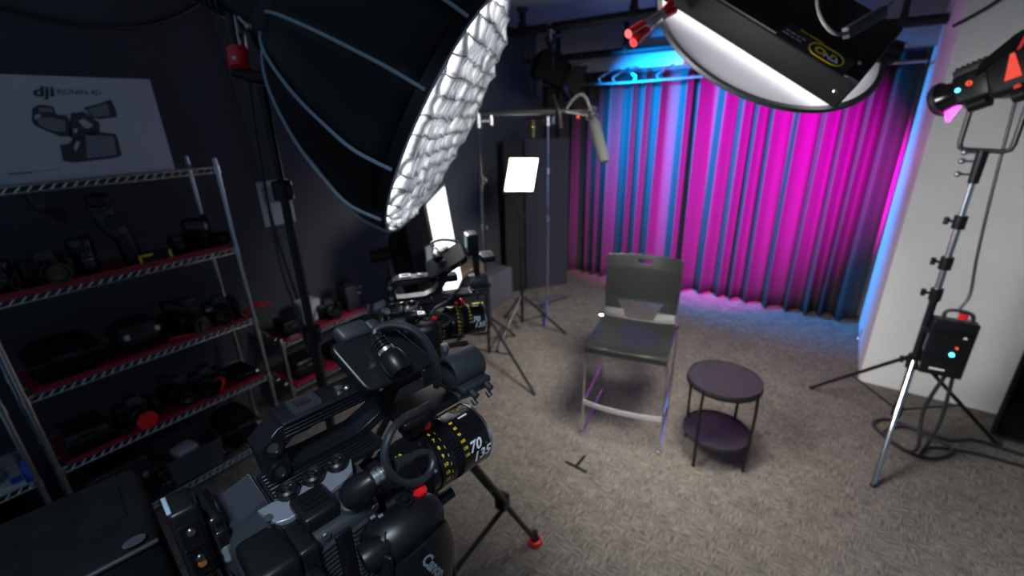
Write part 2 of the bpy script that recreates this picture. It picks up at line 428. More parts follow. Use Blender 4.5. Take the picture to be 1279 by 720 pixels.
b = MB(); b.cyl((0, 0, .58), (0, 0, .66), .030, n=16); b.build('leg_collar', 'black', st)
feet = [(1090, 608, 'chrome'), (1013, 486, 'anod'), (1243, 556, 'anod')]
for px, py, m in feet:
    f = atz(px, py)-V((SX, SY, 0)); f.z = .012
    b = MB(); b.cyl((f.x*.05, f.y*.05, .63), f, .0135 if m == 'chrome' else .011, n=12); b.build('leg', m, st)
    b = MB(); b.cyl((0, 0, .30), (f.x*.52, f.y*.52, .31), .006, n=8); b.build('brace', 'anod', st)
    b = MB(); b.ball(f, .017); b.build('rubber_foot', 'rubber', st)
b = MB(); b.cyl((0, 0, .26), (0, 0, .34), .024, n=14); b.build('brace_collar', 'black', st)

# spotlight head: optical snoot points to the curtain
def spot():
    H = V((.50, 3.03, 1.97))
    t = thing('spotlight', 'black projector spotlight with red side vents on the right stand', 'spotlight', H)
    tip = aty(1170, 127, 3.12)-H; bk = aty(1300, 78, 2.92)-H
    d = (bk-tip).normalized(); up = V((0, 0, 1)); up = (up-d*up.dot(d)).normalized(); sd = d.cross(up)
    if sd.dot(EYE-H) < 0: sd = -sd
    R = Matrix((d, sd, up)).transposed()
    if R.determinant() < 0: R = Matrix((d, -sd, up)).transposed()
    b = MB(); b.lathe([(.062, .002), (.070, 0), (.074, .012), (.070, .022), (.062, .05), (.056, .08), (.056, .11), (.0, .11)], tip, d, n=32); b.lathe([(.062, .002), (.050, .03), (.0, .034)], tip, d, n=32); b.build('lens_snout', 'blackgloss', t)
    b = MB(); b.lathe([(.074, .010), (.078, .012), (.078, .030), (.071, .032)], tip, d, n=32); b.build('lens_ring', 'dark', t)
    b = MB(); b.box(tip+d*.165, (.14, .12, .13), R, bev=.015); b.build('gate_barrel', 'black', t)
    b = MB(); b.box(tip+d*.16+up*.078, (.13, .085, .035), R, bev=.008)
    for k in range(6): b.box(tip+d*(.11+.02*k)+up*.100, (.007, .07, .012), R)
    b.build('shutter_housing', 'dark', t)
    b = MB(); b.box(tip+d*.395, (.36, .15, .19), R, bev=.03); b.build('lamp_body', 'black', t)
    b = MB(); a0 = tip+d*.235-sd*.078; q = d.cross(up); th = .156 if q.dot(sd) > 0 else -.156
    b.prism([(-.045, .03), (.06, .06), (.30, .10), (.30, .17), (.10, .13), (-.02, .075)], a0, d, up, th); b.build('sloping_hood', 'rough', t)
    th = .005 if q.dot(sd) > 0 else -.005
    b = MB(); b.prism([(-.006, -.050), (.048, -.050), (.036, .050), (.024, .050)], tip+d*.290+sd*.077+up*.01, d, up, th); b.build('vent_glow', 'redglow', t)
    b = MB(); b.prism([(.045, .045), (.060, .045), (.085, .085), (.072, .085)], tip+d*.290+sd*.079+up*.02, d, up, th); b.prism([(.02, -.085), (.045, -.085), (.04, -.070), (.022, -.070)], tip+d*.290+sd*.079+up*.0, d, up, th); b.build('vent_trim', 'red', t)
    b = MB(); b.cyl(tip+d*.118+sd*.06, tip+d*.118+sd*.066, .009, n=14); b.build('blue_indicator', 'blueled', t)
    b = MB(); b.lathe([(.006, 0), (.011, 0), (.011, .006), (.006, .006)], tip+d*.162+sd*.061+up*.012, sd, n=16, closed=True); b.build('red_indicator', 'redled', t)
    b = MB(); b.cyl(tip+d*.12-up*.075, tip+d*.19-up*.075, .03, n=16); b.cyl(tip+d*.27-up*.10, tip+d*.31-up*.10, .028, n=16); b.build('focus_knob', 'black', t)
    b = MB(); b.prism([(.03, -.004), (.085, -.008), (.030, -.060)], tip-up*.050-sd*.012, d, up, .024 if q.dot(sd) > 0 else -.024); b.build('magenta_spill', 'magspill', t)  # glowing wedge added to imitate magenta light spilling below the snout
    bt = V((SX, SY, 1.735))-H; lx = V((d.x, d.y, 0)).normalized()
    a1 = tip+d*.275+sd*.0; a2 = tip+d*.56
    f_ = sd*.09; L1, L2 = bt-lx*.10, bt+lx*.10
    b = MB(); b.tube([L1+V((0, 0, .22)), L1+V((0, 0, .03)), L1+V((0, 0, .008))+lx*.006, L1+lx*.024, L2-lx*.024, L2+V((0, 0, .008))-lx*.006, L2+V((0, 0, .03)), L2+V((0, 0, .22))], .011, n=8, sm=False); b.build('yoke', 'blackmetal', t)
    a1 = L1+V((0, 0, .20)); f_ = sd*.0
    b = MB(); b.cyl(a1-sd*.02, a1+sd*.02, .020, n=14); b.build('yoke_knob', 'black', t)
    b = MB(); b.cyl(bt+V((0, 0, .0)), bt-V((0, 0, .15)), .023, .020, n=14); b.build('stand_socket', 'black', t)
    for h in (.01, .05, .11):
        b = MB(); b.cyl(bt-V((.01, 0, h)), bt-V((.06, 0, h)), .006, n=8); b.ball(bt-V((.062, 0, h)), .014); b.build('tie_knob', 'steel', t)
    return H+tip, d
SPT, SPD = spot()

# ballast box
BX = V((.60, 3.01, .60))
t = thing('ballast_box', 'black power box with a blue status light hung on the light stand', 'power box', BX)
R = Matrix.Rotation(math.radians(4), 3, 'Z')
b = MB(); b.box((0, 0, .155), (.175, .075, .31), R, bev=.008); b.build('case', 'black', t)
b = MB(); b.box((.0, -.0395, .24), (.165, .004, .10), R, bev=.003); b.box((0, -.0395, .07), (.165, .004, .11), R, bev=.003); b.build('front_panel', 'blackgloss', t)
b = MB(); b.tube([(-.05, 0, .31), (-.045, 0, .35), (0, 0, .362), (.05, 0, .35), (.06, 0, .31)], .009, n=8); b.build('handle', 'rubber', t)
b = MB(); b.cyl((.02, -.038, .135), (.02, -.046, .135), .011, n=16); b.build('status_light', 'blueled', t)
b = MB(); b.cyl((.03, -.038, .175), (.03, -.046, .175), .006, n=12); b.build('warning_light', 'redled', t)
b = MB(); b.box((.02, 0, .335), (.035, .03, .03), R, bev=.006); b.build('plug', 'red', t)
b = MB(); b.box(R@V((-.02, -.0425, .040)), (.062, .001, .010), R); b.text('\u25b2', .02, lambda x, y: R@V((x+.045, -.0425, y+.235))); b.build('lettering', 'white', t, smooth=0)
b = MB(); b.box(R@V((-.0885, -.005, .17)), (.001, .014, .10), R); b.build('side_print', 'greyprint', t, smooth=0)
b = MB(); b.box((-.095, .02, .22), (.04, .03, .04), bev=.005); b.build('hook_clamp', 'blackmetal', t)

# cables
c0 = V((.62, 3.0, 0))
b = MB(); b.tube([V((.555, 3.1, 2.0)), (.575, 3.07, 1.6), (.60, 3.05, 1.25), (.62, 3.03, 1.05), (.60, 3.01, .97), (.63, 3.01, .945)], .0065, n=8)
solo('power_cable', b, 'rubber', 'thin black cable running from the spotlight down to the power box', 'cable', (.62, 3.0, .94))
b = MB(); b.tube([(.63, 3.0, .60), (.60, 3.02, .35), (.62, 2.98, .12), (.55, 3.15, .02), (.45, 3.30, .018), (.55, 3.42, .018), (.8, 3.36, .018), (.95, 3.45, .018), (1.2, 3.42, .018)], .010, n=8)
b.tube([(.66, 3.0, .60), (.68, 3.02, .3), (.66, 3.05, .06), (.72, 3.22, .018), (.95, 3.3, .018), (1.25, 3.30, .018)], .009, n=8)
b.tube([(.60, 3.1, .018), (.50, 3.22, .018), (.62, 3.38, .018), (.82, 3.28, .018), (.74, 3.12, .018)], .009, n=8, close=True)
solo('floor_cable', b, 'rubber', 'coiled black cables lying on the carpet under the power box', 'cable', (.7, 3.2, 0))
# leaning black case at the right edge
t = thing('black_panel', 'black panel leaning against the white wall at the right edge', 'panel', (1.25, 3.6, 0))
b = MB(); b.prism([(-.20, 0), (.5, 0), (.52, .82), (-.17, .80)], (0, .02, .01), (.985, -.17, 0), (0, .12, .99), .04); b.build('panel_board', 'rough', t)
b = MB(); b.tube([(-.20, .0, .01), (-.17, .11, .80)], .014, n=8, sm=False); b.tube([(-.17, .11, .80), (.5, 0, .82)], .014, n=8, sm=False); b.tube([(-.2, 0, .014), (.5, -.1, .014)], .012, n=8, sm=False); b.build('frame_edge', 'blackmetal', t)
b = MB(); b.cyl((.372, 4.62, .04), (.372, 4.62, .13), .006, n=8); b.ball((.36, 4.62, .035), .018)
solo('door_stop', b, 'chrome', 'tiny chrome stop at the foot of the white wall beside the curtain', 'stop', (.36, 4.62, .02))
# wall cable top right and hanging wire
b = MB(); b.tube([(.34, 3.88, 2.35), (.5, 3.87, 2.46), (.62, 3.86, 2.62), (.68, 3.87, CZ-.01)], .009, n=8)
b.tube([(.42, 3.88, CZ-.01), (.5, 3.87, 2.66), (.62, 3.86, 2.63), (.8, 3.87, CZ-.01)], .009, n=8)
solo('wall_cable', b, 'rubber', 'black cable drooping from the ceiling at the white wall corner', 'cable', (.6, 3.87, 2.6))
# ================================================================ OCTAGONAL SOFTBOX + LAMP + STAND
FC = atv(557.5, 151, 1.35); ON = V((.742, .442, -.504)).normalized(); RG = FC-ON*.52; OR = .372; NR = 12
def octabox():
    t = thing('octagonal_softbox', 'large black deep softbox with a glowing white fabric grid at upper left', 'softbox', RG)
    u, w = frame(ON); F0 = FC-RG; Ld = F0.length
    prof = [(0.0, .098), (.05, .135), (.14, .185), (.28, .242), (.45, .298), (.63, .342), (.82, .377), (1.0, OR)]
    def P(k, f, r): a = 2*PI*k/NR+.314; return ON*(f*Ld)+(u*math.cos(a)+w*math.sin(a))*r
    b = MB(); rings = []; sub_ = 6
    for f, r in prof:
        ring = []
        for k in range(NR):
            for s in range(sub_):
                q = s/sub_; p = P(k, f, r).lerp(P(k+1, f, r), q)
                c = ON*(f*Ld); sag = 1-.050*math.sin(PI*q)*math.sin(PI*min(1, f*1.1)) - (.008*math.sin(q*19+k*3+f*9) if 0 < f < 1 else 0)
                ring.append(c+(p-c)*sag)
        rings.append(ring)
    b.loft(rings, cap=False); o = b.build('shell', 'fabric', t, smooth=50)
    md = o.modifiers.new('thickness', 'SOLIDIFY'); md.thickness = .003; md.offset = -1
    for k in range(NR):
        b = MB(); b.tube([P(k, f, r+.004) for f, r in prof], .0045, n=6); b.build('rib_piping', 'piping', t)
    b = MB(); n_ = NR*6
    def ringpts(f, r): return [ON*f+(u*math.cos(2*PI*i/72+.314)+w*math.sin(2*PI*i/72+.314))*r for i in range(72)]
    b.loft([ringpts(Ld-.02, OR), ringpts(Ld+.010, OR*.992), ringpts(Ld+.010, OR*.975), ringpts(Ld-.02, OR*.975)], cap=False); b.build('front_lip', 'fabric', t)
    b = MB(); b.lathe([(OR*.985, 0), (OR*1.0, .003), (OR*.99, .007)], ON*(Ld+.006), ON, n=60); b.build('lip_piping', 'piping', t)
    b = MB(); b.lathe([(0, 0), (OR*.965, 0)], ON*(Ld-.012), ON, n=48); b.build('diffuser', 'boxglow', t)
    # fabric egg-crate grid
    b = MB(); shade_edge = MB(); rr = OR*.965; c = .050; rnd = random.Random(3); nn_ = int(2*rr/c)+1; g0 = -nn_*c/2
    nodes = {}
    for i in range(nn_+1):
        for j in range(nn_+1):
            x, y = g0+i*c, g0+j*c
            q = math.hypot(x, y)
            if q > rr+.02: continue
            if q > rr: x, y = x*rr/q, y*rr/q
            e = min(1, max(0, (rr-math.hypot(x, y))/.03))
            nodes[i, j] = (ON*(Ld-.010)+u*x+w*y, ON*(Ld+.010+.022*e+rnd.uniform(-.007, .006)*e)+u*(x+rnd.uniform(-.007, .007)*e)+w*(y+rnd.uniform(-.007, .007)*e))
    for (i, j), A0 in nodes.items():
        for k in ((i+1, j), (i, j+1)):
            if k not in nodes: continue
            B0 = nodes[k]; n = 5; row = []
            bow = rnd.uniform(-.006, .006); dip = rnd.uniform(.001, .008); dr = (u if k[0] == i else w)
            for s in range(n+1):
                f = s/n; g = math.sin(PI*f)
                row.append((A0[0].lerp(B0[0], f), A0[1].lerp(B0[1], f)+dr*bow*g-ON*dip*g))
            b.add([p for r_ in row for p in r_], [(2*s, 2*s+1, 2*s+3, 2*s+2) for s in range(n)])
            shade_edge.tube([r_[1] for r_ in row], .0018, n=5, sm=False)
    o = b.build('fabric_grid', 'gridcloth', t, smooth=60); md = o.modifiers.new('thickness', 'SOLIDIFY'); md.thickness = .0015
    shade_edge.build('grid_shade_edge', 'greyprint', t)  # dark tubes added for contrast, standing in for the cells' shadowed edges
    b = MB(); b.lathe([(.070, -.03), (.098, -.03), (.104, -.005), (.100, .03), (.085, .03), (.070, .01)], (0, 0, 0), ON, n=40, closed=True); b.build('speed_ring', 'anod', t)
    return t, u, w, Ld
OB, OU, OW, OL = octabox()
LB = RG-ON*.035
t = thing('lamp_head', 'black studio lamp body with a red handle grip behind the big softbox', 'lamp', LB)
side = ON.cross(V((0, 0, 1))).normalized(); upv = side.cross(ON).normalized()
b = MB(); b.lathe([(.0, 0), (.062, 0), (.066, -.02), (.066, -.10), (.060, -.11), (.060, -.30), (.05, -.31), (0, -.31)], (0, 0, 0), ON, n=32); b.build('housing', 'black', t)
b = MB()
for k in range(9): b.lathe([(.060, -.12-.018*k), (.0645, -.12-.018*k), (.0645, -.128-.018*k), (.060, -.128-.018*k)], (0, 0, 0), ON, n=32)
b.build('cooling_fins', 'dark', t)
hp = [atv(299, 38, 1.262)-LB, atv(289, -20, 1.275)-LB, atv(296, 62, 1.252)-LB, atv(300, 86, 1.252)-LB]
b = MB(); b.tube([atv(284, -30, 1.275)-LB, atv(289, 10, 1.262)-LB, hp[2]], .019, n=12); b.build('handle', 'black', t)
b = MB(); b.cyl(hp[2], hp[3], .026, .027, n=18); b.build('red_grip', 'red', t)['label'] = 'red grip end'
b = MB(); b.box((hp[2]+hp[3])/2+V((.02, -.02, 0)), (.012, .006, .008)); b.build('grip_mark', 'white', t)
b = MB(); b.tube([atv(293, 20, 1.245)-LB, atv(297, 45, 1.242)-LB, atv(300, 60, 1.242)-LB], .004, n=6); b.build('clamp_rod', 'steel', t)
b = MB(); b.tube([atv(346, -8, 1.232)-LB, atv(342, 20, 1.232)-LB], .008, n=8); b.ball(atv(332, 24, 1.232)-LB, .010); b.build('locking_lever', 'chrome', t)
b = MB(); b.tube([atv(333, 42, 1.232)-LB, atv(330, 50, 1.232)-LB, atv(333, 70, 1.232)-LB, atv(341, 88, 1.232)-LB, atv(343, 80, 1.232)-LB, atv(337, 45, 1.232)-LB], .0035, n=6, close=True); b.build('wire_bail', 'chrome', t)
b = MB(); b.tube([atv(292, 88, 1.262)-LB, atv(325, 97, 1.275)-LB, atv(345, 93, 1.275)-LB], .017, n=10); b.build('tilt_bracket', 'black', t)
b = MB(); b.cyl(atv(310, 33, 1.236)-LB, atv(298, 22, 1.236)-LB, .005, n=8); b.ball(atv(310, 33, 1.236)-LB, .009); b.build('tilt_knob', 'steel', t)

def light_stand(x, y, h, label, r=.0145, spread=.42, a0=.3, m='black', collars=(.35, .62, .86), legz=.32, group=None, rr=None):
    t = thing('light_stand', label, 'light stand', (x, y, 0), group=group)
    z0 = .12; cuts = [z0]+[h*c for c in collars if h*c > legz]+[h]
    for i in range(len(cuts)-1):
        b = MB(); b.cyl((0, 0, cuts[i]), (0, 0, cuts[i+1]), r*(1-.14*i), n=12); b.build('pole', m, t)
    for c in cuts[1:-1]:
        b = MB(); b.cyl((0, 0, c-.03), (0, 0, c+.025), r*1.5, n=12); b.cyl((0, 0, c), (.045, 0, c), .006, n=8); b.cyl((.04, 0, c-.014), (.04, 0, c+.014), .009, n=8); b.build('collar', 'black', t)
    for k in range(3):
        a = a0+2*PI*k/3; c, s = math.cos(a), math.sin(a)
        b = MB(); b.cyl((c*.02, s*.02, legz+.02), (c*spread, s*spread, .012), .010, n=10); b.build('leg', m, t)
        b = MB(); b.cyl((c*.015, s*.015, z0+.02), (c*spread*.5, s*spread*.5, (legz)*.53), .006, n=8); b.build('brace', m, t)
        b = MB(); b.ball((c*spread, s*spread, .014), .014); b.build('rubber_foot', 'rubber', t)
    return t
tp = atv(325, 99, 1.27)
light_stand(tp.x, tp.y, tp.z-.02, 'black light stand holding the big softbox in front of the shelves', r=.0195, spread=.5, a0=2.0)
b = MB(); q0 = V((tp.x, tp.y, tp.z)); b.tube([atv(303, 20, 1.30), atv(312, 110, 1.36), atv(326, 205, 1.42), atv(350, 330, 1.50), atv(372, 395, 1.55), atv(385, 440, 1.6)], .005, n=6)
solo('power_cable', b, 'rubber', 'black cable hanging down along the left softbox stand', 'cable', atv(350, 330, 1.65))

# ================================================================ KEY LIGHT: panel + clamped diffusion disc
KC = V((-.295, 1.893, 2.204)); KN = V((-.5, .5, -.70711)); KU = V((.70711, .70711, 0)); KV = V((.5, -.5, -.70711))
t = thing('diffusion_disc', 'round white diffusion disc with black rim glowing above the chair', 'diffuser', KC)
b = MB(); b.lathe([(0, 0), (.374, 0)], (0, 0, 0), KN, n=64); b.build('cloth', 'disc', t, smooth=0)
b = MB(); b.lathe([(.368, -.006), (.384, -.007), (.388, 0), (.384, .007), (.368, .006)], (0, 0, 0), KN, n=80, closed=True); b.build('rim', 'rubber', t)
p1_ = KC-KN*.035; n_ = KN
A_ = onplane(1042, 137, p1_, n_); L_ = onplane(845, 12, p1_, n_); B_ = onplane(1104, 66, p1_, n_)
E1 = (L_-A_).normalized(); E2 = KN.cross(E1).normalized()
if E2.dot(B_-A_) < 0: E2 = -E2
LEN, WID, TH = .68, .36, .085
PC = A_+E1*LEN/2+E2*WID/2-KN*TH/2
t = thing('led_panel_light', 'black rectangular LED fixture with a round yellow and white emblem', 'studio light', PC)
RP = Matrix((E1, E2, KN)).transposed()
if RP.determinant() < 0: RP = Matrix((E1, E2, -KN)).transposed()
def kp(a, c, h): return E1*(a-LEN/2)+E2*(c-WID/2)+KN*(TH/2-h)   # a along from the low corner, c across, h towards the back
b = MB(); b.box((0, 0, 0), (LEN, WID, TH), RP, bev=.007); b.build('housing', 'panelface', t)
b = MB(); b.box(kp(LEN/2, .008, TH-.002), (LEN-.03, .006, .012), RP); b.build('edge_strip', 'dark', t)
b = MB(); b.add([kp(.015, .015, -.002), kp(LEN-.015, .015, -.002), kp(LEN-.015, WID-.015, -.002), kp(.015, WID-.015, -.002)], [(0, 1, 2, 3)]); b.build('light_surface', 'keyglow', t, smooth=0)
# emblem and lettering on the back
ctr = onplane(1031, 69, PC-KN*(TH/2+.003), KN)-PC
xd, yd = -E1, E2
def lf(cx_, cy_): return lambda x, y: ctr+xd*(x+cx_)+yd*(y+cy_)-KN*.003
def pill(hw, r, n=10): return [(hw+r*math.cos(a), r*math.sin(a)) for a in [(-PI/2+PI*k/n) for k in range(n+1)]]+[(-hw+r*math.cos(a), r*math.sin(a)) for a in [(PI/2+PI*k/n) for k in range(n+1)]]
b = MB(); b.box(ctr-xd*.035+KN*.0, (.215, .085, .003), RP); b.build('label_plate', 'blackgloss', t)
b = MB(); b.ringprism(pill(.022, .031), pill(.022, .0262), ctr-KN*.003, xd, yd, .0008); b.build('emblem_border', 'yellow', t, smooth=0)
b = MB(); b.ringprism([(math.cos(a)*.0155-.019, math.sin(a)*.0155) for a in [2*PI*k/24 for k in range(24)]], [(math.cos(a)*.009-.019, math.sin(a)*.009) for a in [2*PI*k/24 for k in range(24)]], ctr-KN*.003, xd, yd, .0008)
b.prism([(.012, .013), (.027, .013), (.012, -.002)], ctr-KN*.003, xd, yd, .0008)
b.build('emblem_yellow', 'yellow', t, smooth=0)
b = MB(); b.text('N', .030, lf(.006, -.006), bold=.0012); b.prism([(.018, -.014), (.040, -.012), (.030, .010), (.026, .004), (.032, -.008), (.018, -.009)], ctr-KN*.003, xd, yd, .0008); b.build('emblem_white', 'white', t, smooth=0)
b = MB(); 
for row, segs in ((.004, ((-.130, -.118), (-.115, -.098), (-.095, -.084), (-.081, -.068))), (-.012, ((-.134, -.112), (-.108, -.096), (-.092, -.074)))):
    for a_, c_ in segs: f3 = lf(0, row); b.add([f3(a_, -.004), f3(c_, -.004), f3(c_, .004), f3(a_, .004)], [(0, 1, 2, 3)])
b.build('small_print', 'paper', t, smooth=0)
b = MB(); f3 = lf(-.062, .036)
for a_, c_ in ((-.038, -.012), (-.008, .036)): b.add([f3(a_, -.003), f3(c_, -.003), f3(c_, .003), f3(a_, .003)], [(0, 1, 2, 3)])
b.build('yellow_print', 'yellow', t, smooth=0)
for px, py in ((1043, 114), (1073, 79)):
    q = onplane(px, py, PC-KN*(TH/2), KN)-PC
    b = MB(); b.lathe([(0, -.004), (.006, -.003), (.007, 0)], q, KN, n=14); b.build('rivet', 'chrome', t)
b = MB(); q = onplane(1058, 97, PC-KN*(TH/2), KN)-PC; b.tube([q, q-E1*.03-KN*.0], .006, n=8); b.build('latch', 'chrome', t)
q = kp(.02, WID*.78, TH+.04)
b = MB(); b.cyl(kp(.03, WID*.9, TH*.2), kp(-.03, WID*1.0, TH*.2), .035, n=20); b.build('tilt_knob', 'black', t)
b = MB(); b.cyl(kp(.02, WID*1.0, TH*.3), kp(-.035, WID*1.13, TH*.3), .006, n=8); b.ball(kp(-.035, WID*1.13, TH*.3), .010); b.build('chrome_stud', 'steel', t)
b = MB(); g0, g1 = atv(1056, 42, 1.22)-PC, atv(1104, 14, 1.24)-PC; gd = (g1-g0).normalized(); gs, gw = frame(gd)
b.box((g0+g1)/2, ((g1-g0).length, .022, .030), Matrix((gd, gs, gw)).transposed(), bev=.003); b.build('cable_adapter', 'dark', t)
b = MB(); b.tube([atv(1020, -12, 1.24)-PC, atv(1022, 12, 1.22)-PC, atv(1030, 30, 1.21)-PC, atv(1043, 42, 1.21)-PC, g0], .0048, n=8); b.build('cable', 'greycable', t)
b = MB(); b.tube([g1, atv(1114, 2, 1.26)-PC, atv(1122, -12, 1.27)-PC], .0045, n=8); b.build('adapter_lead', 'greycable', t)
b = MB(); yk = kp(LEN*.6, WID*.5, TH)
b.tube([kp(LEN*.30, WID+.01, TH*.5), kp(LEN*.30, WID+.05, TH+.10), kp(LEN*.45, WID+.05, TH+.16), kp(LEN*.6, WID+.03, TH+.12)], .011, n=8); b.build('yoke', 'blackmetal', t)
tpz = PC+kp(LEN*.45, WID+.05, TH+.16)
b = MB(); b.cyl(tpz, (tpz.x, tpz.y, CZ-.002), .016, n=14); b.cyl((tpz.x, tpz.y, CZ-.045), (tpz.x, tpz.y, CZ-.002), .03, .05, n=16)
solo('ceiling_drop_arm', b, 'darkpipe', 'black drop arm from the ceiling carrying the rectangular LED fixture', 'arm', tpz)
# A-clamps with red tips on the rim
def aclamp(base, tip, jaw, name_label):
    t = thing('spring_clamp', name_label, 'clamp', base)
    d = (tip-base).normalized(); L = (tip-base).length; sd = d.cross((base-EYE).normalized()).normalized()
    for s in (-1, 1):
        o0 = sd*s*.005; o1 = d*L+sd*s*.014
        b = MB(); b.loft([[p+q for q in (sd*.005+KN*.009, -sd*.005+KN*.009, -sd*.005-KN*.009, sd*.005-KN*.009)] for p in (o0, o0.lerp(o1, .62))]); b.build('arm', 'chrome', t)
        b = MB(); b.tube([o0.lerp(o1, .58), o1], .0125, n=10, sm=False); b.build('red_handle_tip', 'red', t)
        b = MB(); b.tube([o0, -d*.05+sd*s*.011], .011, n=10, sm=False); b.build('red_jaw_tip', 'red', t)
    b = MB(); b.cyl(sd*-.014, sd*.014, .009, n=14); b.build('spring', 'steel', t)
jw = atv(829, 17, 1.37)
aclamp(jw, atv(788, 48, 1.31), None, 'chrome spring clamp with red tips on the left rim of the disc')

# ================================================================ CEILING FIXTURE
FX = V((-2.25, 3.72, 2.30)); aim = (V((-1.0, 5.0, 1.55))-FX).normalized(); fs, fu = frame(aim); RF = Matrix((fs, aim, fu)).transposed()
t = thing('theatre_lamp', 'black theatre lamp clamped to the ceiling pipe left of the curtain', 'stage light', FX)
b = MB(); b.box((0, 0, 0), (.20, .26, .22), RF, bev=.03); b.build('housing', 'rough', t)
b = MB()
for k in range(6): b.box(aim*(-.10+.035*k)+fu*.113, (.17, .012, .012), RF)
b.build('cooling_fins', 'rough', t)
b = MB(); b.lathe([(.10, .12), (.115, .13), (.115, .16), (.095, .16)], (0, 0, 0), aim, n=28); b.build('lens_ring', 'rough', t)
for a, s in ((fs, 1), (fs, -1), (fu, 1), (fu, -1)):
    o_ = fu if a is fs else fs
    b = MB(); p = aim*.16+a*s*.10; q = aim*.27+a*s*.17
    b.loft([[p+o_*.09, p-o_*.09, p-o_*.09+a*s*.004, p+o_*.09+a*s*.004], [q+o_*.12, q-o_*.12, q-o_*.12+a*s*.004, q+o_*.12+a*s*.004]]); b.build('barn_door', 'blackmetal', t)
b = MB(); b.tube([fs*-.125, fs*-.13+V((0, 0, .12)), V((-.05, .03, .24)), V((.05, .03, .24)), fs*.13+V((0, 0, .12)), fs*.125], .009, n=8); b.build('yoke', 'blackmetal', t)
b = MB(); b.cyl((0, .03, .23), (0, .03, .30), .014, n=12); b.box((0, .03, .315), (.05, .06, .07), bev=.01); b.cyl((.02, .03, .25), (.09, .03, .25), .007, n=8); b.build('pipe_clamp', 'steel', t)
b = MB(); b.tube([(-.05, -.08, -.08), (-.10, -.05, -.22), (-.16, 0, -.10), (-.2, .02, .10), (-.25, .03, .30)], .008, n=7); b.tube([(-.02, -.1, -.08), (-.04, -.08, -.25), (-.12, -.02, -.30), (-.22, .02, -.05), (-.3, .03, .30)], .006, n=7); b.build('lamp_cable', 'rubber', t)

# ================================================================ LED PANEL ON STAND
c4 = [atv(636, 197, 3.74), atv(673, 197, 3.82), atv(666, 240, 3.74), atv(629, 240, 3.66)]
cc = sum(c4, V())/4; pn = (c4[1]-c4[0]).cross(c4[3]-c4[0]).normalized()
if pn.dot(EYE-cc) < 0: pn = -pn
t = thing('square_led_panel', 'small bright square LED panel facing forward beside the black flat', 'led panel', cc)
def quad(sc, off): return [cc*0+(p-cc)*sc+pn*off for p in c4]
b = MB(); b.loft([quad(1.05, .0), quad(1.05, -.035), quad(.9, -.055)]); b.build('housing', 'black', t)
b = MB(); b.add(quad(.95, .003), [(0, 1, 2, 3)]); b.build('light_surface', 'panelglow', t, smooth=0)
b = MB(); b.cyl(pn*-.045+V((0, 0, -.02)), pn*-.05+V((0, 0, -.17)), .012, n=10); b.box(pn*-.05+V((0, 0, -.12)), (.04, .04, .05), bev=.006); b.build('mount', 'black', t)
sp = cc-pn*.05; light_stand(sp.x, sp.y, cc.z-.17, 'black stand under the small square LED panel', r=.014, spread=.40, a0=.55, legz=.36)

# ================================================================ CHROME C-STAND, BOOM, MICROPHONE
CS = V((-2.26, 3.72, 0)); t = thing('chrome_c_stand', 'chrome stand with flat turtle legs left of the chair, near the curtain', 'stand', CS)
hz = (aty(690, 150, 3.72)).z
b = MB(); b.cyl((0, 0, .18), (0, 0, 1.0), .0125, n=12); b.build('lower_pole', 'chrome', t)
b = MB(); b.cyl((0, 0, 1.0), (0, 0, hz), .0095, n=12); b.build('upper_pole', 'chrome', t)
for z in (1.0, 1.45):
    b = MB(); b.cyl((0, 0, z-.03), (0, 0, z+.02), .019, n=12); b.cyl((0, 0, z), (.045, 0, z), .006, n=8); b.build('collar', 'steel', t)
for k, (px, py) in enumerate(((680, 411), (724, 362), (640, 375))):
    f = atz(px, py)-CS; f.z = 0; f = f.normalized()*min(f.length, .5)
    b = MB(); b.tube([(0, 0, .17-.03*k), (f.x*.25, f.y*.25, .16-.03*k), (f.x*.85, f.y*.85, .03), (f.x, f.y, .013)], .012, n=9); b.build('leg', 'chrome', t)
b = MB(); b.cyl((0, 0, hz-.05), (0, 0, hz+.03), .028, n=16); b.cyl((-.05, 0, hz), (.06, 0, hz), .02, n=14); b.cyl((.06, 0, hz-.035), (.06, 0, hz+.035), .010, n=10); b.build('grip_head', 'steel', t)
b = MB(); b.cyl((0, .02, hz-.0), (-.28, .02, hz+.0), .008, n=10); b.cyl((-.17, .02, hz), (-.17, .02, hz-.15), .011, n=10); b.build('grip_arm', 'brass', t)
b = MB(); b.ball((-.17, .02, hz-.06), .02); b.build('brass_stud', 'brass', t)

BS = aty(597, 150, 2.55); light_stand(BS.x, BS.y, BS.z-.02, 'black stand supporting the microphone boom, behind the second camera', r=.0125, spread=.56, a0=-.28, legz=.42, collars=(.38, .62, .8))
P0 = aty(583, 142, 2.46); P1 = aty(706, 139, 2.78); bd = (P1-P0).normalized()
t = thing('boom_pole', 'black horizontal boom pole holding the microphone toward the chair', 'boom pole', BS)
b = MB(); b.tube([P0-bd*.35-BS, P1-BS], .016, n=12, sm=False); b.build('pole', 'rubber', t)
b = MB(); g = aty(597, 150, 2.50)-BS; b.cyl(g+V((0, 0, -.05)), g+V((0, 0, .04)), .026, n=16); b.cyl(g-bd*.05, g+bd*.09, .016, n=12); b.cyl(g+bd*.09+V((0, 0, -.035)), g+bd*.09+V((0, 0, .035)), .012, n=10); b.build('grip_head', 'steel', t)
b = MB(); b.tube([aty(700, 160, 2.76)-BS, aty(697, 138, 2.75)-BS, aty(690, 120, 2.76)-BS], .018, n=10); b.build('clamp', 'black', t)
MT, MBt = aty(741, 150, 2.78), aty(755, 203, 2.70); md_ = (MBt-MT).normalized(); ML = (MBt-MT).length
t = thing('shotgun_microphone', 'grey foam covered shotgun microphone hanging from the boom above the chair', 'microphone', MT)
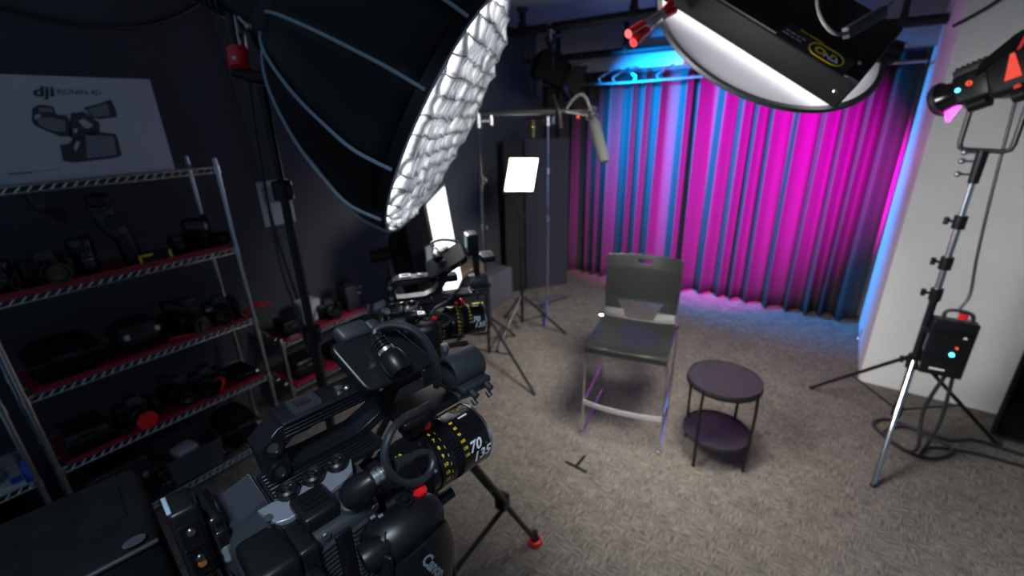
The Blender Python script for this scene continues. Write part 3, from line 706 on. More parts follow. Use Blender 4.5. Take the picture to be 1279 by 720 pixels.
b = MB(); b.lathe([(0, 0), (.024, .002), (.034, .015), (.037, .05), (.034, ML-.02), (.026, ML-.003), (0, ML)], (0, 0, 0), md_, n=22); b.build('foam_windscreen', 'foam', t)
b = MB(); b.cyl(-md_*.09, (0, 0, 0), .011, n=14); b.build('barrel', 'dark', t)
b = MB(); mu, mw = frame(md_)
for h in (-.065, -.02):
    b.lathe([(.034, h-.005), (.040, h-.005), (.040, h+.005), (.034, h+.005)], (0, 0, 0), md_, n=24, closed=True)
    for k in range(4): a = PI/4+PI/2*k; b.cyl(md_*h+(mu*math.cos(a)+mw*math.sin(a))*.011, md_*h+(mu*math.cos(a)+mw*math.sin(a))*.035, .0025, n=6)
b.tube([md_*-.065+mu*.037, P1-MT], .008, n=8); b.tube([md_*-.02+mu*.037, P1-MT], .007, n=8); b.build('shock_mount', 'steel', t)
b = MB(); b.tube([aty(708, 136, 2.78)-MT, aty(716, 124, 2.78)-MT, aty(726, 118, 2.78)-MT, aty(733, 124, 2.78)-MT, aty(737, 137, 2.78)-MT, -md_*.09], .009, n=8); b.build('cable_loop', 'greycable', t)
b = MB(); b.ball(aty(722, 146, 2.75)-MT, .010); b.build('red_cap', 'redled', t)

# ================================================================ BLACK FLATS, BAG, STRIP SOFTBOX, LEDGE ITEMS
fa, fb, fc = atz(634, 366), atz(657, 362), atz(708, 355); fb.z = fa.z = fc.z = 0
t = thing('folding_flat', 'tall black and charcoal folding flat standing left of the curtain', 'flat', fb)
def leaf(p, q, nm, m, zt_):
    d = (q-p); n = V((d.y, -d.x, 0)).normalized()*.02
    b = MB(); b.loft([[p-fb+n*0+V((0, 0, z)), q-fb+V((0, 0, z)), q-fb-n*2+V((0, 0, z)), p-fb-n*2+V((0, 0, z))] for z in (.004, zt_)]); b.build(nm, m, t)
leaf(fa, fb-(fb-fa).normalized()*.01, 'dark_leaf', 'flatback', 1.70); leaf(fb+(fc-fb).normalized()*.01, fc, 'charcoal_leaf', 'flat', 1.69)
b = MB(); b.cyl((0, -.012, .35), (0, -.012, .45), .012, n=8); b.cyl((0, -.012, 1.3), (0, -.012, 1.4), .012, n=8); b.build('hinge', 'blackmetal', t)

bc = V((-2.60, 2.98, 0)); t = thing('equipment_bag', 'tall navy-black equipment bag with a red label beside the ledge', 'bag', bc, rz=.5)
b = MB(); b.box((0, 0, .26), (.28, .24, .50), bev=.05, tz=.95); b.build('bag_body', 'bagcloth', t)
b = MB(); b.lathe([(0, .045), (.10, .04), (.128, .02), (.13, 0)], (0, 0, .505), (0, 0, 1), n=28); b.build('lid', 'bagcloth', t)
b = MB(); b.tube([(-.06, 0, .54), (-.05, 0, .585), (.05, 0, .585), (.06, 0, .54)], .010, n=8); b.build('carry_handle', 'rubber', t)
b = MB(); b.box((.03, -.05, .5505), (.11, .045, .004)); b.box((-.03, -.1175, .47), (.09, .006, .03)); b.build('red_label', 'red', t)

# strip softbox
TL = atv(530, 257, 2.80); TR = atv(553, 233, 3.22); BL = atv(556, 388, 2.93); BR = TR+(BL-TL)
sc_ = (TL+BR)/2; sn = (TR-TL).cross(BL-TL).normalized()
if sn.dot(EYE-sc_) < 0: sn = -sn
t = thing('strip_softbox', 'tall black rectangular softbox with a bright bluish white face by the left wall', 'softbox', sc_)
q4 = [TL, TR, BR, BL]
def sq(sc, off): return [(p-sc_)*sc+sn*off for p in q4]
b = MB(); b.loft([sq(1.07, .016), sq(1.09, .0), sq(1.09, -.14), sq(.75, -.26), sq(.3, -.36)], cap=False); o = b.build('shell', 'fabric', t, smooth=20); o.modifiers.new('thickness', 'SOLIDIFY').thickness = .003
b = MB(); b.loft([sq(1.07, .017), sq(1.01, .017), sq(1.0, .011), sq(1.07, .0)], cap=False); b.build('frame_lip', 'fabric', t)
b = MB(); b.add(sq(1.0, .012), [(0, 1, 2, 3)]); b.build('diffuser', 'stripglow', t, smooth=0)
b = MB(); b.cyl(sn*-.35, sn*-.52, .055, .05, n=20); b.build('lamp_housing', 'black', t)
b = MB(); l0 = (TL-sc_)*1.10+sn*.0; dn = (BL-TL).normalized(); 
b.box((TL+(BL-TL)*.5-sc_)*1.0+(TL-TR)*.12+sn*-.02, (.012, .05, .22), None); b.build('brand_tab', 'greyprint', t)
lm = sc_-sn*.42
light_stand(lm.x, lm.y, lm.z-.05, 'black stand behind the tall strip softbox at the left wall', r=.014, spread=.34, a0=.2)

b = MB(); loc = V((-2.97, 3.25, .372)); b.mm((-3.10, 3.05, .372), (-2.84, 3.45, .53), .003); b.box((-2.97, 3.25, .532), (.05, .40, .003))
solo('cardboard_box', b, 'cardboard', 'tan cardboard box standing on the grey ledge', 'box', loc)

# wall notice, poster box
nb = MB(); nb.mm((0, -.11, -.15), (.006, .11, .15)); 
t = thing('wall_notice', 'white paper notice in a clear sleeve on the dark left wall', 'notice', (WX+.002, 1.60, 1.42))
nb.build('sleeve', 'paper', t)
b = MB(); b.mm((.0065, -.085, .0), (.0075, .085, .115)); b.build('printed_block', 'greyprint', t)
b = MB(); b.tube([(WX+.02, -.3, 2.50), (WX+.02, .15, 2.48), (WX+.02, .575, 2.442), (WX+.02, .721, 2.412), (WX+.02, .924, 2.402), (WX+.02, 1.176, 2.453), (WX+.02, 1.426, 2.593), (WX+.02, 1.55, 2.75)], .010, n=8)
b.tube([(WX+.02, 1.42, 2.60), (WX+.02, 1.46, 2.35), (WX+.02, 1.49, 2.0), (WX+.02, 1.53, 1.6), (WX+.02, 1.55, 1.2), (WX+.02, 1.62, .6), (WX+.02, 1.70, .25)], .005, n=7)
solo('wall_cable', b, 'rubber', 'black cable sagging across the dark wall above the poster box', 'cable', (WX+.02, .9, 2.42))
# ================================================================ WIRE RACKS
FXR, BXR = -2.61, -2.95
def wire_shelf(t, y0, y1, z, fx, bx, step=.026):
    b = MB()
    for x in (fx, bx):
        for dz in (0, -.026): b.cyl((x, y0, z+dz), (x, y1, z+dz), .0045, n=8)
        n = int((y1-y0)/.034); pts = []
        for i in range(n): y = y0+(y1-y0)*i/n; b.cyl((x, y, z-.026), (x, y+(y1-y0)/n*.75, z), .0032, n=6)
    for y in (y0, y1):
        for dz in (0, -.026): b.cyl((fx, y, z+dz), (bx, y, z+dz), .004, n=8)
    n = int((y1-y0)/step)
    for i in range(1, n): y = y0+(y1-y0)*i/n; b.cyl((fx, y, z+.003), (bx, y, z+.003), .0022, n=5)
    for k in (.33, .66): x = fx+(bx-fx)*k; b.cyl((x, y0, z-.004), (x, y1, z-.004), .003, n=6)
    for x in (fx, bx):
        for y in (y0, y1): b.cyl((x, y, z-.034), (x, y, z+.008), .0165, n=12)
    return b
def rack(label, y0, y1, zs, top, fx=FXR, bx=BXR):
    loc = ((fx+bx)/2, (y0+y1)/2, 0); t = thing('wire_shelving', label, 'shelving', loc)
    for x in (fx, bx):
        for y in (y0, y1):
            b = MB(); b.cyl((x, y, .012), (x, y, top), .0125, n=14); b.lathe([(0, .006), (.010, .005), (.0125, 0)], (x, y, top), (0, 0, 1), n=14); b.lathe([(.02, 0), (.02, .012), (.0125, .016)], (x, y, .0), (0, 0, 1), n=14)
            b.build('post', 'wire', t, off=loc)
    for z in zs: wire_shelf(t, y0, y1, z, fx, bx).build('wire_shelf', 'wire', t, off=loc)
    return t
ZS = [.10, .515, .89, 1.31, 1.735]
r1 = rack('tall chrome wire shelving unit full of black camera gear, right of its twin', .11, 1.06, ZS, 1.775)
copy_tree(r1, label='chrome wire shelving unit cut off by the left edge of the photo', loc=((FXR+BXR)/2, (.11+1.06)/2-1.02, 0))
def liner(y0, y1, z, label, fx=FXR, bx=BXR, g='red shelf liners'):
    b = MB(); prof = [(bx+.02, .006), (fx-.004, .006), (fx+.010, .010), (fx+.014, .028), (fx+.017, .028), (fx+.014, .003), (bx+.02, .003)]
    b.prism([(x, h) for x, h in prof], (0, y0, z+.002), (1, 0, 0), (0, 0, 1), -(y1-y0) if True else 0)
    o = solo('shelf_liner', b, 'redliner', label, 'shelf liner', ((fx+bx)/2, (y0+y1)/2, z+.004), g)
    return o
liner(.15, 1.03, 1.31, 'dim red liner on the second shelf from the top of the tall rack')
liner(.14, 1.03, .89, 'red liner on the middle shelf of the tall rack')
liner(.14, 1.03, .515, 'bright red liner on the second lowest shelf of the tall rack')
LX, LBX = -2.75, -3.06
rack('low chrome wire rack with red liners right of the tall shelving', 1.24, 1.92, [.26, .60], .63, LX, LBX)
liner(1.27, 1.89, .60, 'red liner on the top shelf of the low rack', LX, LBX)
liner(1.27, 1.89, .26, 'red liner on the lower shelf of the low rack', LX, LBX)

# ---------------------------------------------------------------- things on the shelves
LO = .0105   # top of a lined shelf above its nominal height
def rotz(a): return Matrix.Rotation(a, 3, 'Z')
def stills_camera(x, y, z, a, label, s=1.0, cap=None, grp='camera bodies on the shelves', tagm=None):
    t = thing('stills_camera', label, 'camera', (x, y, z), a, grp)
    b = MB(); b.mm((-.07*s, -.03*s, 0), (.07*s, .03*s, .095*s), .012*s); b.mm((.045*s, -.06*s, .004), (.072*s, -.02*s, .09*s), .010*s); b.build('camera_body', 'black', t)
    b = MB(); b.loft([[V((-.032*s, -.035*s, .09*s)), V((.032*s, -.035*s, .09*s)), V((.032*s, .03*s, .09*s)), V((-.032*s, .03*s, .09*s))], [V((-.018*s, -.03*s, .122*s)), V((.018*s, -.03*s, .122*s)), V((.02*s, .02*s, .118*s)), V((-.02*s, .02*s, .118*s))]]); b.lathe([(.012*s, 0), (.012*s, .010*s), (0, .010*s)], (.052*s, 0, .095*s), (0, 0, 1), n=16); b.build('prism_hump', 'dark', t)
    b = MB(); b.lathe([(0, 0), (.036*s, 0), (.036*s, .05*s), (.033*s, .052*s), (.033*s, .062*s), (.038*s, .066*s), (.038*s, .10*s), (.030*s, .10*s), (.026*s, .09*s), (0, .088*s)], (-.008*s, -.03*s, .048*s), (0, -1, 0), n=28); b.build('lens', 'blackgloss', t)
    if cap:
        b = MB(); b.lathe([(0, .006), (.036*s, .006), (.038*s, 0)], (-.008*s, -.131*s, .048*s), (0, -1, 0), n=28); b.build('lens_cap', cap, t)['label'] = 'round red lens cap'
    if tagm:
        b = MB(); b.mm((-.062*s, -.0325*s, .06*s), (-.03*s, -.030*s, .075*s)); b.build('name_plate', tagm, t)
    b = MB(); b.tube([(-.07*s, 0, .08*s), (-.11*s, -.03*s, .03*s), (-.09*s, -.06*s, .008), (-.04*s, -.08*s, .008)], .004, n=6); b.build('strap', 'rubber', t)
    return t
def cine_lens(x, y, z, h, r, label, ringm='steel', tilt=0.0, grp='lenses on the shelves'):
    t = thing('upright_lens', label, 'lens', (x, y, z), group=grp); d = V((0, tilt, 1))
    b = MB(); b.lathe([(0, 0), (r*.8, 0), (r*.8, h*.12), (r*.95, h*.16), (r*.95, h*.38), (r*.88, h*.40), (r*.88, h*.46), (r, h*.5), (r, h*.94), (r*.9, h), (0, h)], (0, 0, 0), d, n=28); b.build('lens_barrel', 'blackgloss', t)
    b = MB(); b.lathe([(r*.885, 0), (r*.90, 0), (r*.90, h*.012), (r*.885, h*.012)], d.normalized()*h*.42, d, n=28, closed=True); b.build('metal_ring', ringm, t)
    b = MB()
    for k in range(20): a = 2*PI*k/20; b.box(d.normalized()*h*.72+V((math.cos(a)*r, math.sin(a)*r, 0)), (.006, .006, h*.2), rotz(a))
    b.build('focus_ring', 'rough', t)
    return t
def camcorder(x, y, z, a, label, s=1.0, pale=True, grp='camcorders on the shelves'):
    t = thing('camcorder', label, 'camcorder', (x, y, z), a, grp)
    b = MB(); b.mm((-.045*s, -.09*s, .01), (.045*s, .09*s, .10*s), .012*s); b.mm((-.03*s, .07*s, .02), (.03*s, .12*s, .08*s), .008); b.build('camera_body', 'black', t)
    b = MB(); b.lathe([(0, 0), (.034*s, 0), (.036*s, .05*s), (.044*s, .055*s), (.044*s, .085*s), (.036*s, .085*s), (0, .07*s)], (0, -.085*s, .055*s), (0, -1, 0), n=26); b.build('lens', 'blackgloss', t)
    b = MB(); b.tube([(0, .07*s, .095*s), (0, .075*s, .15*s), (0, .04*s, .165*s), (0, -.05*s, .165*s), (0, -.085*s, .15*s), (0, -.085*s, .10*s)], .011*s, n=8); b.build('top_handle', 'black', t)
    b = MB(); b.box((.0, -.095*s, .185*s), (.05*s, .07*s, .03*s), bev=.006); b.build('microphone_block', 'dark', t)
    if pale:
        b = MB(); b.mm((.045*s, -.05*s, .05*s), (.047*s, -.0*s, .075*s)); b.build('name_plate', 'greyprint', t)
    return t
def gear_case(x, y, z, a, d, label, m='black', grp=None, clasps=True, cat='case', nm='gear_case', bev=.02, tz=.92):
    t = thing(nm, label, cat, (x, y, z), a, grp)
    b = MB(); b.box((0, 0, d[2]/2+.001), d, bev=bev, tz=tz); b.build('case_body', m, t)
    b = MB(); b.box((0, 0, d[2]*.62), (d[0]*1.005, d[1]*1.005, .006), bev=.002); b.build('seam', 'dark', t)
    b = MB(); b.tube([(d[0]*.49, -d[1]*.18, d[2]*.70), (d[0]*.49+.02, -d[1]*.15, d[2]*.74), (d[0]*.49+.02, d[1]*.15, d[2]*.74), (d[0]*.49, d[1]*.18, d[2]*.70)], .006, n=8); b.build('handle', 'rubber', t)
    if clasps:
        for s in (-1, 1):
            b = MB(); b.box((d[0]*.5, s*d[1]*.32, d[2]*.6), (.010, .022, .028), bev=.002); b.build('clasp', 'steel', t)
    return t
R90 = -PI/2   # things on the left wall's shelves face +x: camera front (-y) turned to +x is +90 deg
FR = PI/2
z1 = 1.31+LO; z2 = .89+LO; z3 = .515+LO; z0 = .10+.007
cine_lens(-2.72, .20, z1, .13, .045, 'black upright lens at the far left of the second shelf')
stills_camera(-2.73, .335, z1, FR+.2, 'black stills camera on the second shelf, left of the tall gimbal', 1.15)
cine_lens(-2.71, .475, z1, .165, .046, 'tall black lens touching the gimbal on the second shelf', tilt=-.05)
t = thing('folded_gimbal', 'tall black folded gimbal stabiliser standing on the second shelf', 'gimbal', (-2.70, .60, z1))
b = MB(); b.tube([(0, .035, .0), (0, .03, .10), (0, .01, .18)], .040, n=16); b.build('grip', 'black', t)
b = MB(); b.tube([(0, .015, .16), (0, -.01, .22), (0, -.02, .27)], .046, n=16); b.lathe([(0, -.02), (.045, -.02), (.045, .02), (0, .02)], (0, -.02, .285), (1, 0, 0), n=22); b.build('motor_arm', 'dark', t)
b = MB(); b.box((.0, -.02, .315), (.07, .085, .06), bev=.018); b.build('camera_cradle', 'black', t)
b = MB(); b.lathe([(0, 0), (.03, 0), (.03, .03), (0, .03)], (.035, .0, .22), (1, 0, 0), n=20); b.build('pan_motor', 'black', t)
b = MB()
for k in range(4): b.lathe([(0, .003), (.006, .003), (.006, 0)], (.036, .01-.008*k, .12+.055*k), (1, 0, 0), n=12)
b.build('button', 'dark', t)
t = thing('battery_box', 'small navy box with yellow edges on the second shelf beside the gimbal', 'box', (-2.655, .705, z1))
b = MB(); b.mm((-.04, -.065, 0), (.03, .065, .05), .003); b.build('box_body', 'bagcloth', t)
b = MB(); b.mm((.0295, -.065, .042), (.032, -.01, .051)); b.mm((.0295, -.068, .012), (.032, -.058, .051)); b.mm((.0295, .055, .010), (.032, .066, .051)); b.build('yellow_edge', 'yellow', t)
cine_lens(-2.72, .835, z1, .09, .04, 'short black lens left of the camcorder on the second shelf')
camcorder(-2.75, .945, z1, FR+.5, 'black camcorder at the right end of the second shelf', .9, grp=None)
b = MB(); b.box((0, 0, .03), (.03, .02, .06), bev=.004); b.tube([(0, 0, .04), (.02, .03, .07), (.03, .05, .05)], .007, n=8)
solo('red_clamp', b, 'red', 'small red clamp on the second shelf beside the right post', 'clamp', (-2.64, 1.01, z1))
t = thing('hanging_clamp', 'small black clamp hanging under the top shelf at the left', 'clamp', (-2.63, .39, 1.61))
b = MB(); b.tube([(0, -.03, .093), (0, -.025, .05), (0, .0, .02), (0, .03, -.01), (0, .055, -.035)], .011, n=8); b.tube([(0, -.0, .03), (.01, .035, .015), (.01, .06, .0)], .010, n=8); b.build('clamp_arm', 'black', t)
b = MB(); b.ball((0, -.01, .04), .018); b.build('pivot', 'dark', t)
# third shelf
gear_case(-2.76, .285, z2, 0, (.24, .26, .15), 'soft black gear bag at the left of the middle shelf', 'rough', clasps=False, cat='bag', nm='gear_bag', bev=.05)
gear_case(-2.74, .555, z2, .1, (.17, .20, .155), 'rounded black case with silver clasps on the middle shelf', 'black', bev=.05)
camcorder(-2.76, .745, z2, FR+.35, 'black camcorder with a raised microphone on the middle shelf', 1.0, grp=None)
stills_camera(-2.74, .950, z2, FR-.2, 'black camera with a pale name plate at the right of the middle shelf', 1.2, tagm='card')
b = MB(); b.tube([(-2.66, .66, z2+.006), (-2.63, .70, z2+.02), (-2.62, .78, z2+.008), (-2.64, .86, z2+.012)], .007, n=6); b.tube([(-2.62, .83, z2+.008), (-2.64, .845, z2+.04), (-2.67, .86, z2+.01)], .006, n=6)
solo('red_strap', b, 'red', 'red strap loop lying on the middle shelf between the camcorder and camera', 'strap', (-2.64, .76, z2))
b = MB(); b.tube([(0, 0, 0), (.02, .02, .03), (.01, .06, .035), (.03, .10, .005)], .009, n=8); b.tube([(.01, .05, .03), (.04, .09, .045), (.05, .13, .02)], .008, n=8)
o = solo('red_clamp', b, 'red', 'red clamp sticking out past the right post at the middle shelf', 'clamp', (0, 0, 0)); o.location = (-2.64, 1.03, .925)
# second lowest shelf
t = gear_case(-2.74, .245, z3, 0, (.20, .17, .10), 'black box with a shiny wrapped top on the second lowest shelf', 'blackgloss', clasps=False, cat='box', nm='wrapped_box', bev=.01)
stills_camera(-2.73, .445, z3, FR+.1, 'black camera with a round red lens cap on the second lowest shelf', 1.2, cap='red')
camcorder(-2.77, .62, z3, FR+.2, 'black camcorder right of the red capped camera', .85, grp=None)
stills_camera(-2.74, .79, z3, FR-.25, 'black camera in the middle right of the second lowest shelf', 1.2)
gear_case(-2.73, .955, z3, .1, (.17, .13, .055), 'flat black pouch at the right end of the second lowest shelf', 'rough', clasps=False, cat='pouch', nm='gear_pouch', bev=.02)
b = MB(); b.tube([(-2.62, .80, z3+.01), (-2.63, .83, z3+.06), (-2.66, .82, z3+.075), (-2.68, .80, z3+.05)], .009, n=7)
solo('red_strap', b, 'red', 'red strap hanging from a camera on the second lowest shelf', 'strap', (-2.65, .82, z3))
# bottom shelf
gear_case(-2.78, .29, z0, 0, (.28, .28, .26), 'large black box on the bottom shelf at the left', 'black', clasps=True, cat='box', nm='gear_box', bev=.02)
t = thing('clear_bin', 'clear plastic bin with purple cloth on the bottom shelf', 'bin', (-2.75, .60, z0))
b = MB(); P4 = lambda x, y, z: [V((-x, -y, z)), V((x, -y, z)), V((x, y, z)), V((-x, y, z))]
b.loft([P4(.12, .115, .001), P4(.14, .13, .17), P4(.147, .137, .17), P4(.147, .137, .160), P4(.144, .134, .160), P4(.124, .119, -.0)], cap=False); b.add(P4(.12, .115, .003), [(0, 1, 2, 3)]); b.build('bin_shell', 'clear', t)
b = MB(); b.box((0, 0, .06), (.20, .19, .10), bev=.03); b.build('purple_cloth', 'purple', t)
b = MB(); b.box((.03, -.02, .135), (.10, .11, .05), rotz(.2), bev=.015); b.build('white_pouch', 'paper', t)
gear_case(-2.76, .86, z0, .05, (.25, .20, .22), 'black backpack at the right of the bottom shelf', 'rough', clasps=False, cat='bag', nm='backpack', bev=.06)
# left unit
zl = .515+.007
t = thing('white_folded_sheet', 'white flat board on the left cut-off shelving unit', 'board', (-2.74, -.13, zl))
b = MB(); b.mm((-.15, -.25, 0), (.15, .14, .028), .004); b.build('board', 'paper', t)
b = MB(); b.mm((.1, .10, .0285), (.15, .135, .034)); b.build('blue_tab', 'blue', t)
t = thing('grey_cloth', 'crumpled grey cloth pile on the white board', 'cloth', (-2.73, -.15, zl+.029))
b = MB(); rnd = random.Random(5); rings = []
for k, (h, r) in enumerate(((0, .10), (.02, .11), (.045, .085), (.06, .05), (.065, .01))): rings.append([V((math.cos(a)*r*(1+.25*math.sin(3*a+k)+.1*math.sin(7*a+2*k)), math.sin(a)*r*(1.2+.2*math.sin(2*a+k)), h)) for a in [2*PI*i/40 for i in range(40)]])
b.loft(rings); b.build('cloth_folds', 'greyprint', t)
b = MB(); b.mm((-.02, -.02, 0), (.02, .02, .10), .004)
solo('blue_bottle', MB() if False else (lambda m: (m.lathe([(0, 0), (.018, 0), (.02, .008), (.02, .075), (.012, .09), (.012, .11), (0, .11)], (-2.62, .03, zl+.0), (0, 0, 1), n=20), m)[1])(MB()), 'blue', 'small blue bottle beside the left rack post', 'bottle', (-2.62, .03, zl))
t = thing('storage_tote', 'open black storage tote with a red spool inside at the lower left', 'tote', (-2.75, -.22, z0+.03))
b = MB(); b.loft([P4(.12, .17, -.028), P4(.14, .20, .20), P4(.15, .21, .20), P4(.15, .21, .185), P4(.145, .205, .185), P4(.125, .175, -.029)], cap=False); b.add(P4(.12, .17, -.026), [(0, 1, 2, 3)]); b.build('tote_shell', 'rough', t)
b = MB(); b.box((0, 0, .04), (.21, .30, .12), bev=.03); b.build('contents', 'dark', t)
b = MB(); b.lathe([(.012, 0), (.038, 0), (.038, .02), (.012, .02)], (.05, .03, .105), (.5, 0, 1), n=24, closed=True); b.build('red_spool', 'red', t)
# low rack things
zq = .60+LO; zr = .26+LO
t = thing('white_box', 'small white box on the low rack against the wall', 'box', (-2.93, 1.55, zq))
b = MB(); b.mm((-.06, -.07, 0), (.06, .07, .15), .004); b.build('carton', 'paper', t)
b = MB(); b.mm((-.061, -.071, .13), (.061, .071, .134)); b.build('lid_edge', 'greyprint', t)
gear_case(-2.86, 1.36, zq, 0, (.16, .14, .10), 'black battery charger on the low rack, left of the white box', 'black', clasps=False, cat='charger', nm='battery_charger', bev=.01)
b = MB(); b.mm((-.0, -.03, 0), (.002, .0, .012)); b.mm((-.0, .01, 0), (.002, .04, .012)); solo('white_label_tape', (lambda m: (m.mm((-2.76, 1.30, zq), (-2.715+.0-.02, 1.36, zq+.012), .002), m)[1])(MB()), 'white', 'white cable tag on the front edge of the low rack', 'tag', (-2.75, 1.33, zq))
stills_camera(-2.87, 1.66, zq, FR, 'black camera on the top shelf of the low rack beside the white box', 1.1, cap=None)
t = thing('radio_unit', 'tall dark grey box unit with a metal latch on the low rack', 'radio unit', (-2.86, 1.835, zq))
b = MB(); b.mm((-.07, -.05, 0), (.07, .05, .19), .012); b.build('unit_case', 'dark', t)
b = MB(); b.mm((-.05, .05, .05), (.04, .085, .15), .006); b.build('side_pack', 'black', t)
b = MB(); b.tube([(.04, .07, .14), (.05, .09, .165), (.04, .10, .14)], .004, n=6); b.mm((.04, .055, .10), (.046, .085, .115)); b.build('latch', 'steel', t)
b = MB(); b.mm((-.05, -.04, .19), (.05, .04, .215), .008); b.build('top_cap', 'black', t)
gear_case(-2.88, 1.42, zr, 0, (.20, .22, .13), 'black case on the lower shelf of the low rack', 'black', clasps=False, cat='case', bev=.02)
gear_case(-2.88, 1.70, zr, 0, (.20, .20, .11), 'second black case, farther from the tall rack, on the low rack shelf', 'rough', clasps=False, cat='case', bev=.03)

# poster box on top of the rack
PXF = -2.625; zb_ = 1.735+.0055
t = thing('product_box', 'large white product box with a camera drawing on top of the tall rack', 'box', (-2.74, .59, zb_))
b = MB(); b.mm((PXF-.24, .295, zb_), (PXF, .885, zb_+.395), .002); b.build('carton', 'card', t, off=(-2.74, .59, zb_))
def onface(px, py, k=0): p = atx(px, py, PXF+.0008+.0006*k); return p
def zp(x, y): return (x/4.5, 80+y/4.5)   # enlarged crop -> photo pixel
def poly(b, pts, k):
    P = [onface(*zp(*q), k) for q in pts]; n = len(P); o = [p+V((.0005, 0, 0)) for p in P]
    b.add(P+o, [tuple(range(n)), tuple(range(2*n-1, n-1, -1))]+[(i, (i+1) % n, n+(i+1) % n, n+i) for i in range(n)])
b = MB()
poly(b, [(180, 250), (210, 232), (250, 228), (300, 240), (318, 285), (375, 288), (400, 330), (400, 410), (340, 408), (250, 372), (195, 345), (178, 318)], 0)
poly(b, [(335, 455), (385, 448), (430, 400), (470, 375), (560, 382), (650, 392), (665, 430), (686, 515), (640, 530), (480, 548), (410, 556), (355, 545)], 0)
poly(b, [(470, 245), (560, 222), (622, 198), (655, 262), (655, 300), (560, 312), (515, 300)], 0)
poly(b, [(398, 275), (470, 268), (560, 330), (560, 385), (420, 445), (388, 400)], 0)
b.build('printed_drawing', 'darkprint', t, off=(-2.74, .59, zb_), smooth=0)
b = MB()
poly(b, [(205, 305), (290, 300), (365, 320), (370, 380), (300, 378), (220, 345)], 1); poly(b, [(215, 245), (290, 245), (300, 270), (220, 272)], 1)
poly(b, [(485, 255), (600, 222), (618, 290), (530, 298)], 1); poly(b, [(480, 400), (640, 405), (655, 510), (490, 530)], 1)
b.build('printed_shading', 'greyprint', t, off=(-2.74, .59, zb_), smooth=0)
b = MB()
poly(b, [(440, 320), (470, 308), (525, 345), (500, 360), (475, 360)], 2); poly(b, [(412, 365), (435, 362), (432, 388), (415, 388)], 2); poly(b, [(430, 432), (450, 440), (428, 490), (415, 475)], 2); poly(b, [(192, 290), (225, 280), (230, 296), (200, 315)], 2)
b.build('drawing_gap', 'card', t, off=(-2.74, .59, zb_), smooth=0)
o1, o2 = onface(58, 115), onface(100, 115.5); ydir = V((0, 1, 0))
b = MB(); b.text('dji', .052, lambda x, y: V((PXF+.001, o1.y-.012+x*1.3, o1.z+y)), bold=.0018, shear=.2); b.build('maker_logo', 'darkprint', t, off=(-2.74, .59, zb_), smooth=0)
b = MB(); b.text('RONIN 4D', .030, lambda x, y: V((PXF+.001, o2.y+x, o2.z+y))); b.build('product_name', 'darkprint', t, off=(-2.74, .59, zb_), smooth=0)
b = MB(); q = onface(28, 216); b.mm((PXF, q.y-.04, q.z-.005), (PXF+.0008, q.y+.03, q.z+.004)); b.mm((PXF, q.y+.035, q.z+.0), (PXF+.0008, q.y+.11, q.z+.003)); b.build('small_print', 'greyprint', t, off=(-2.74, .59, zb_), smooth=0)
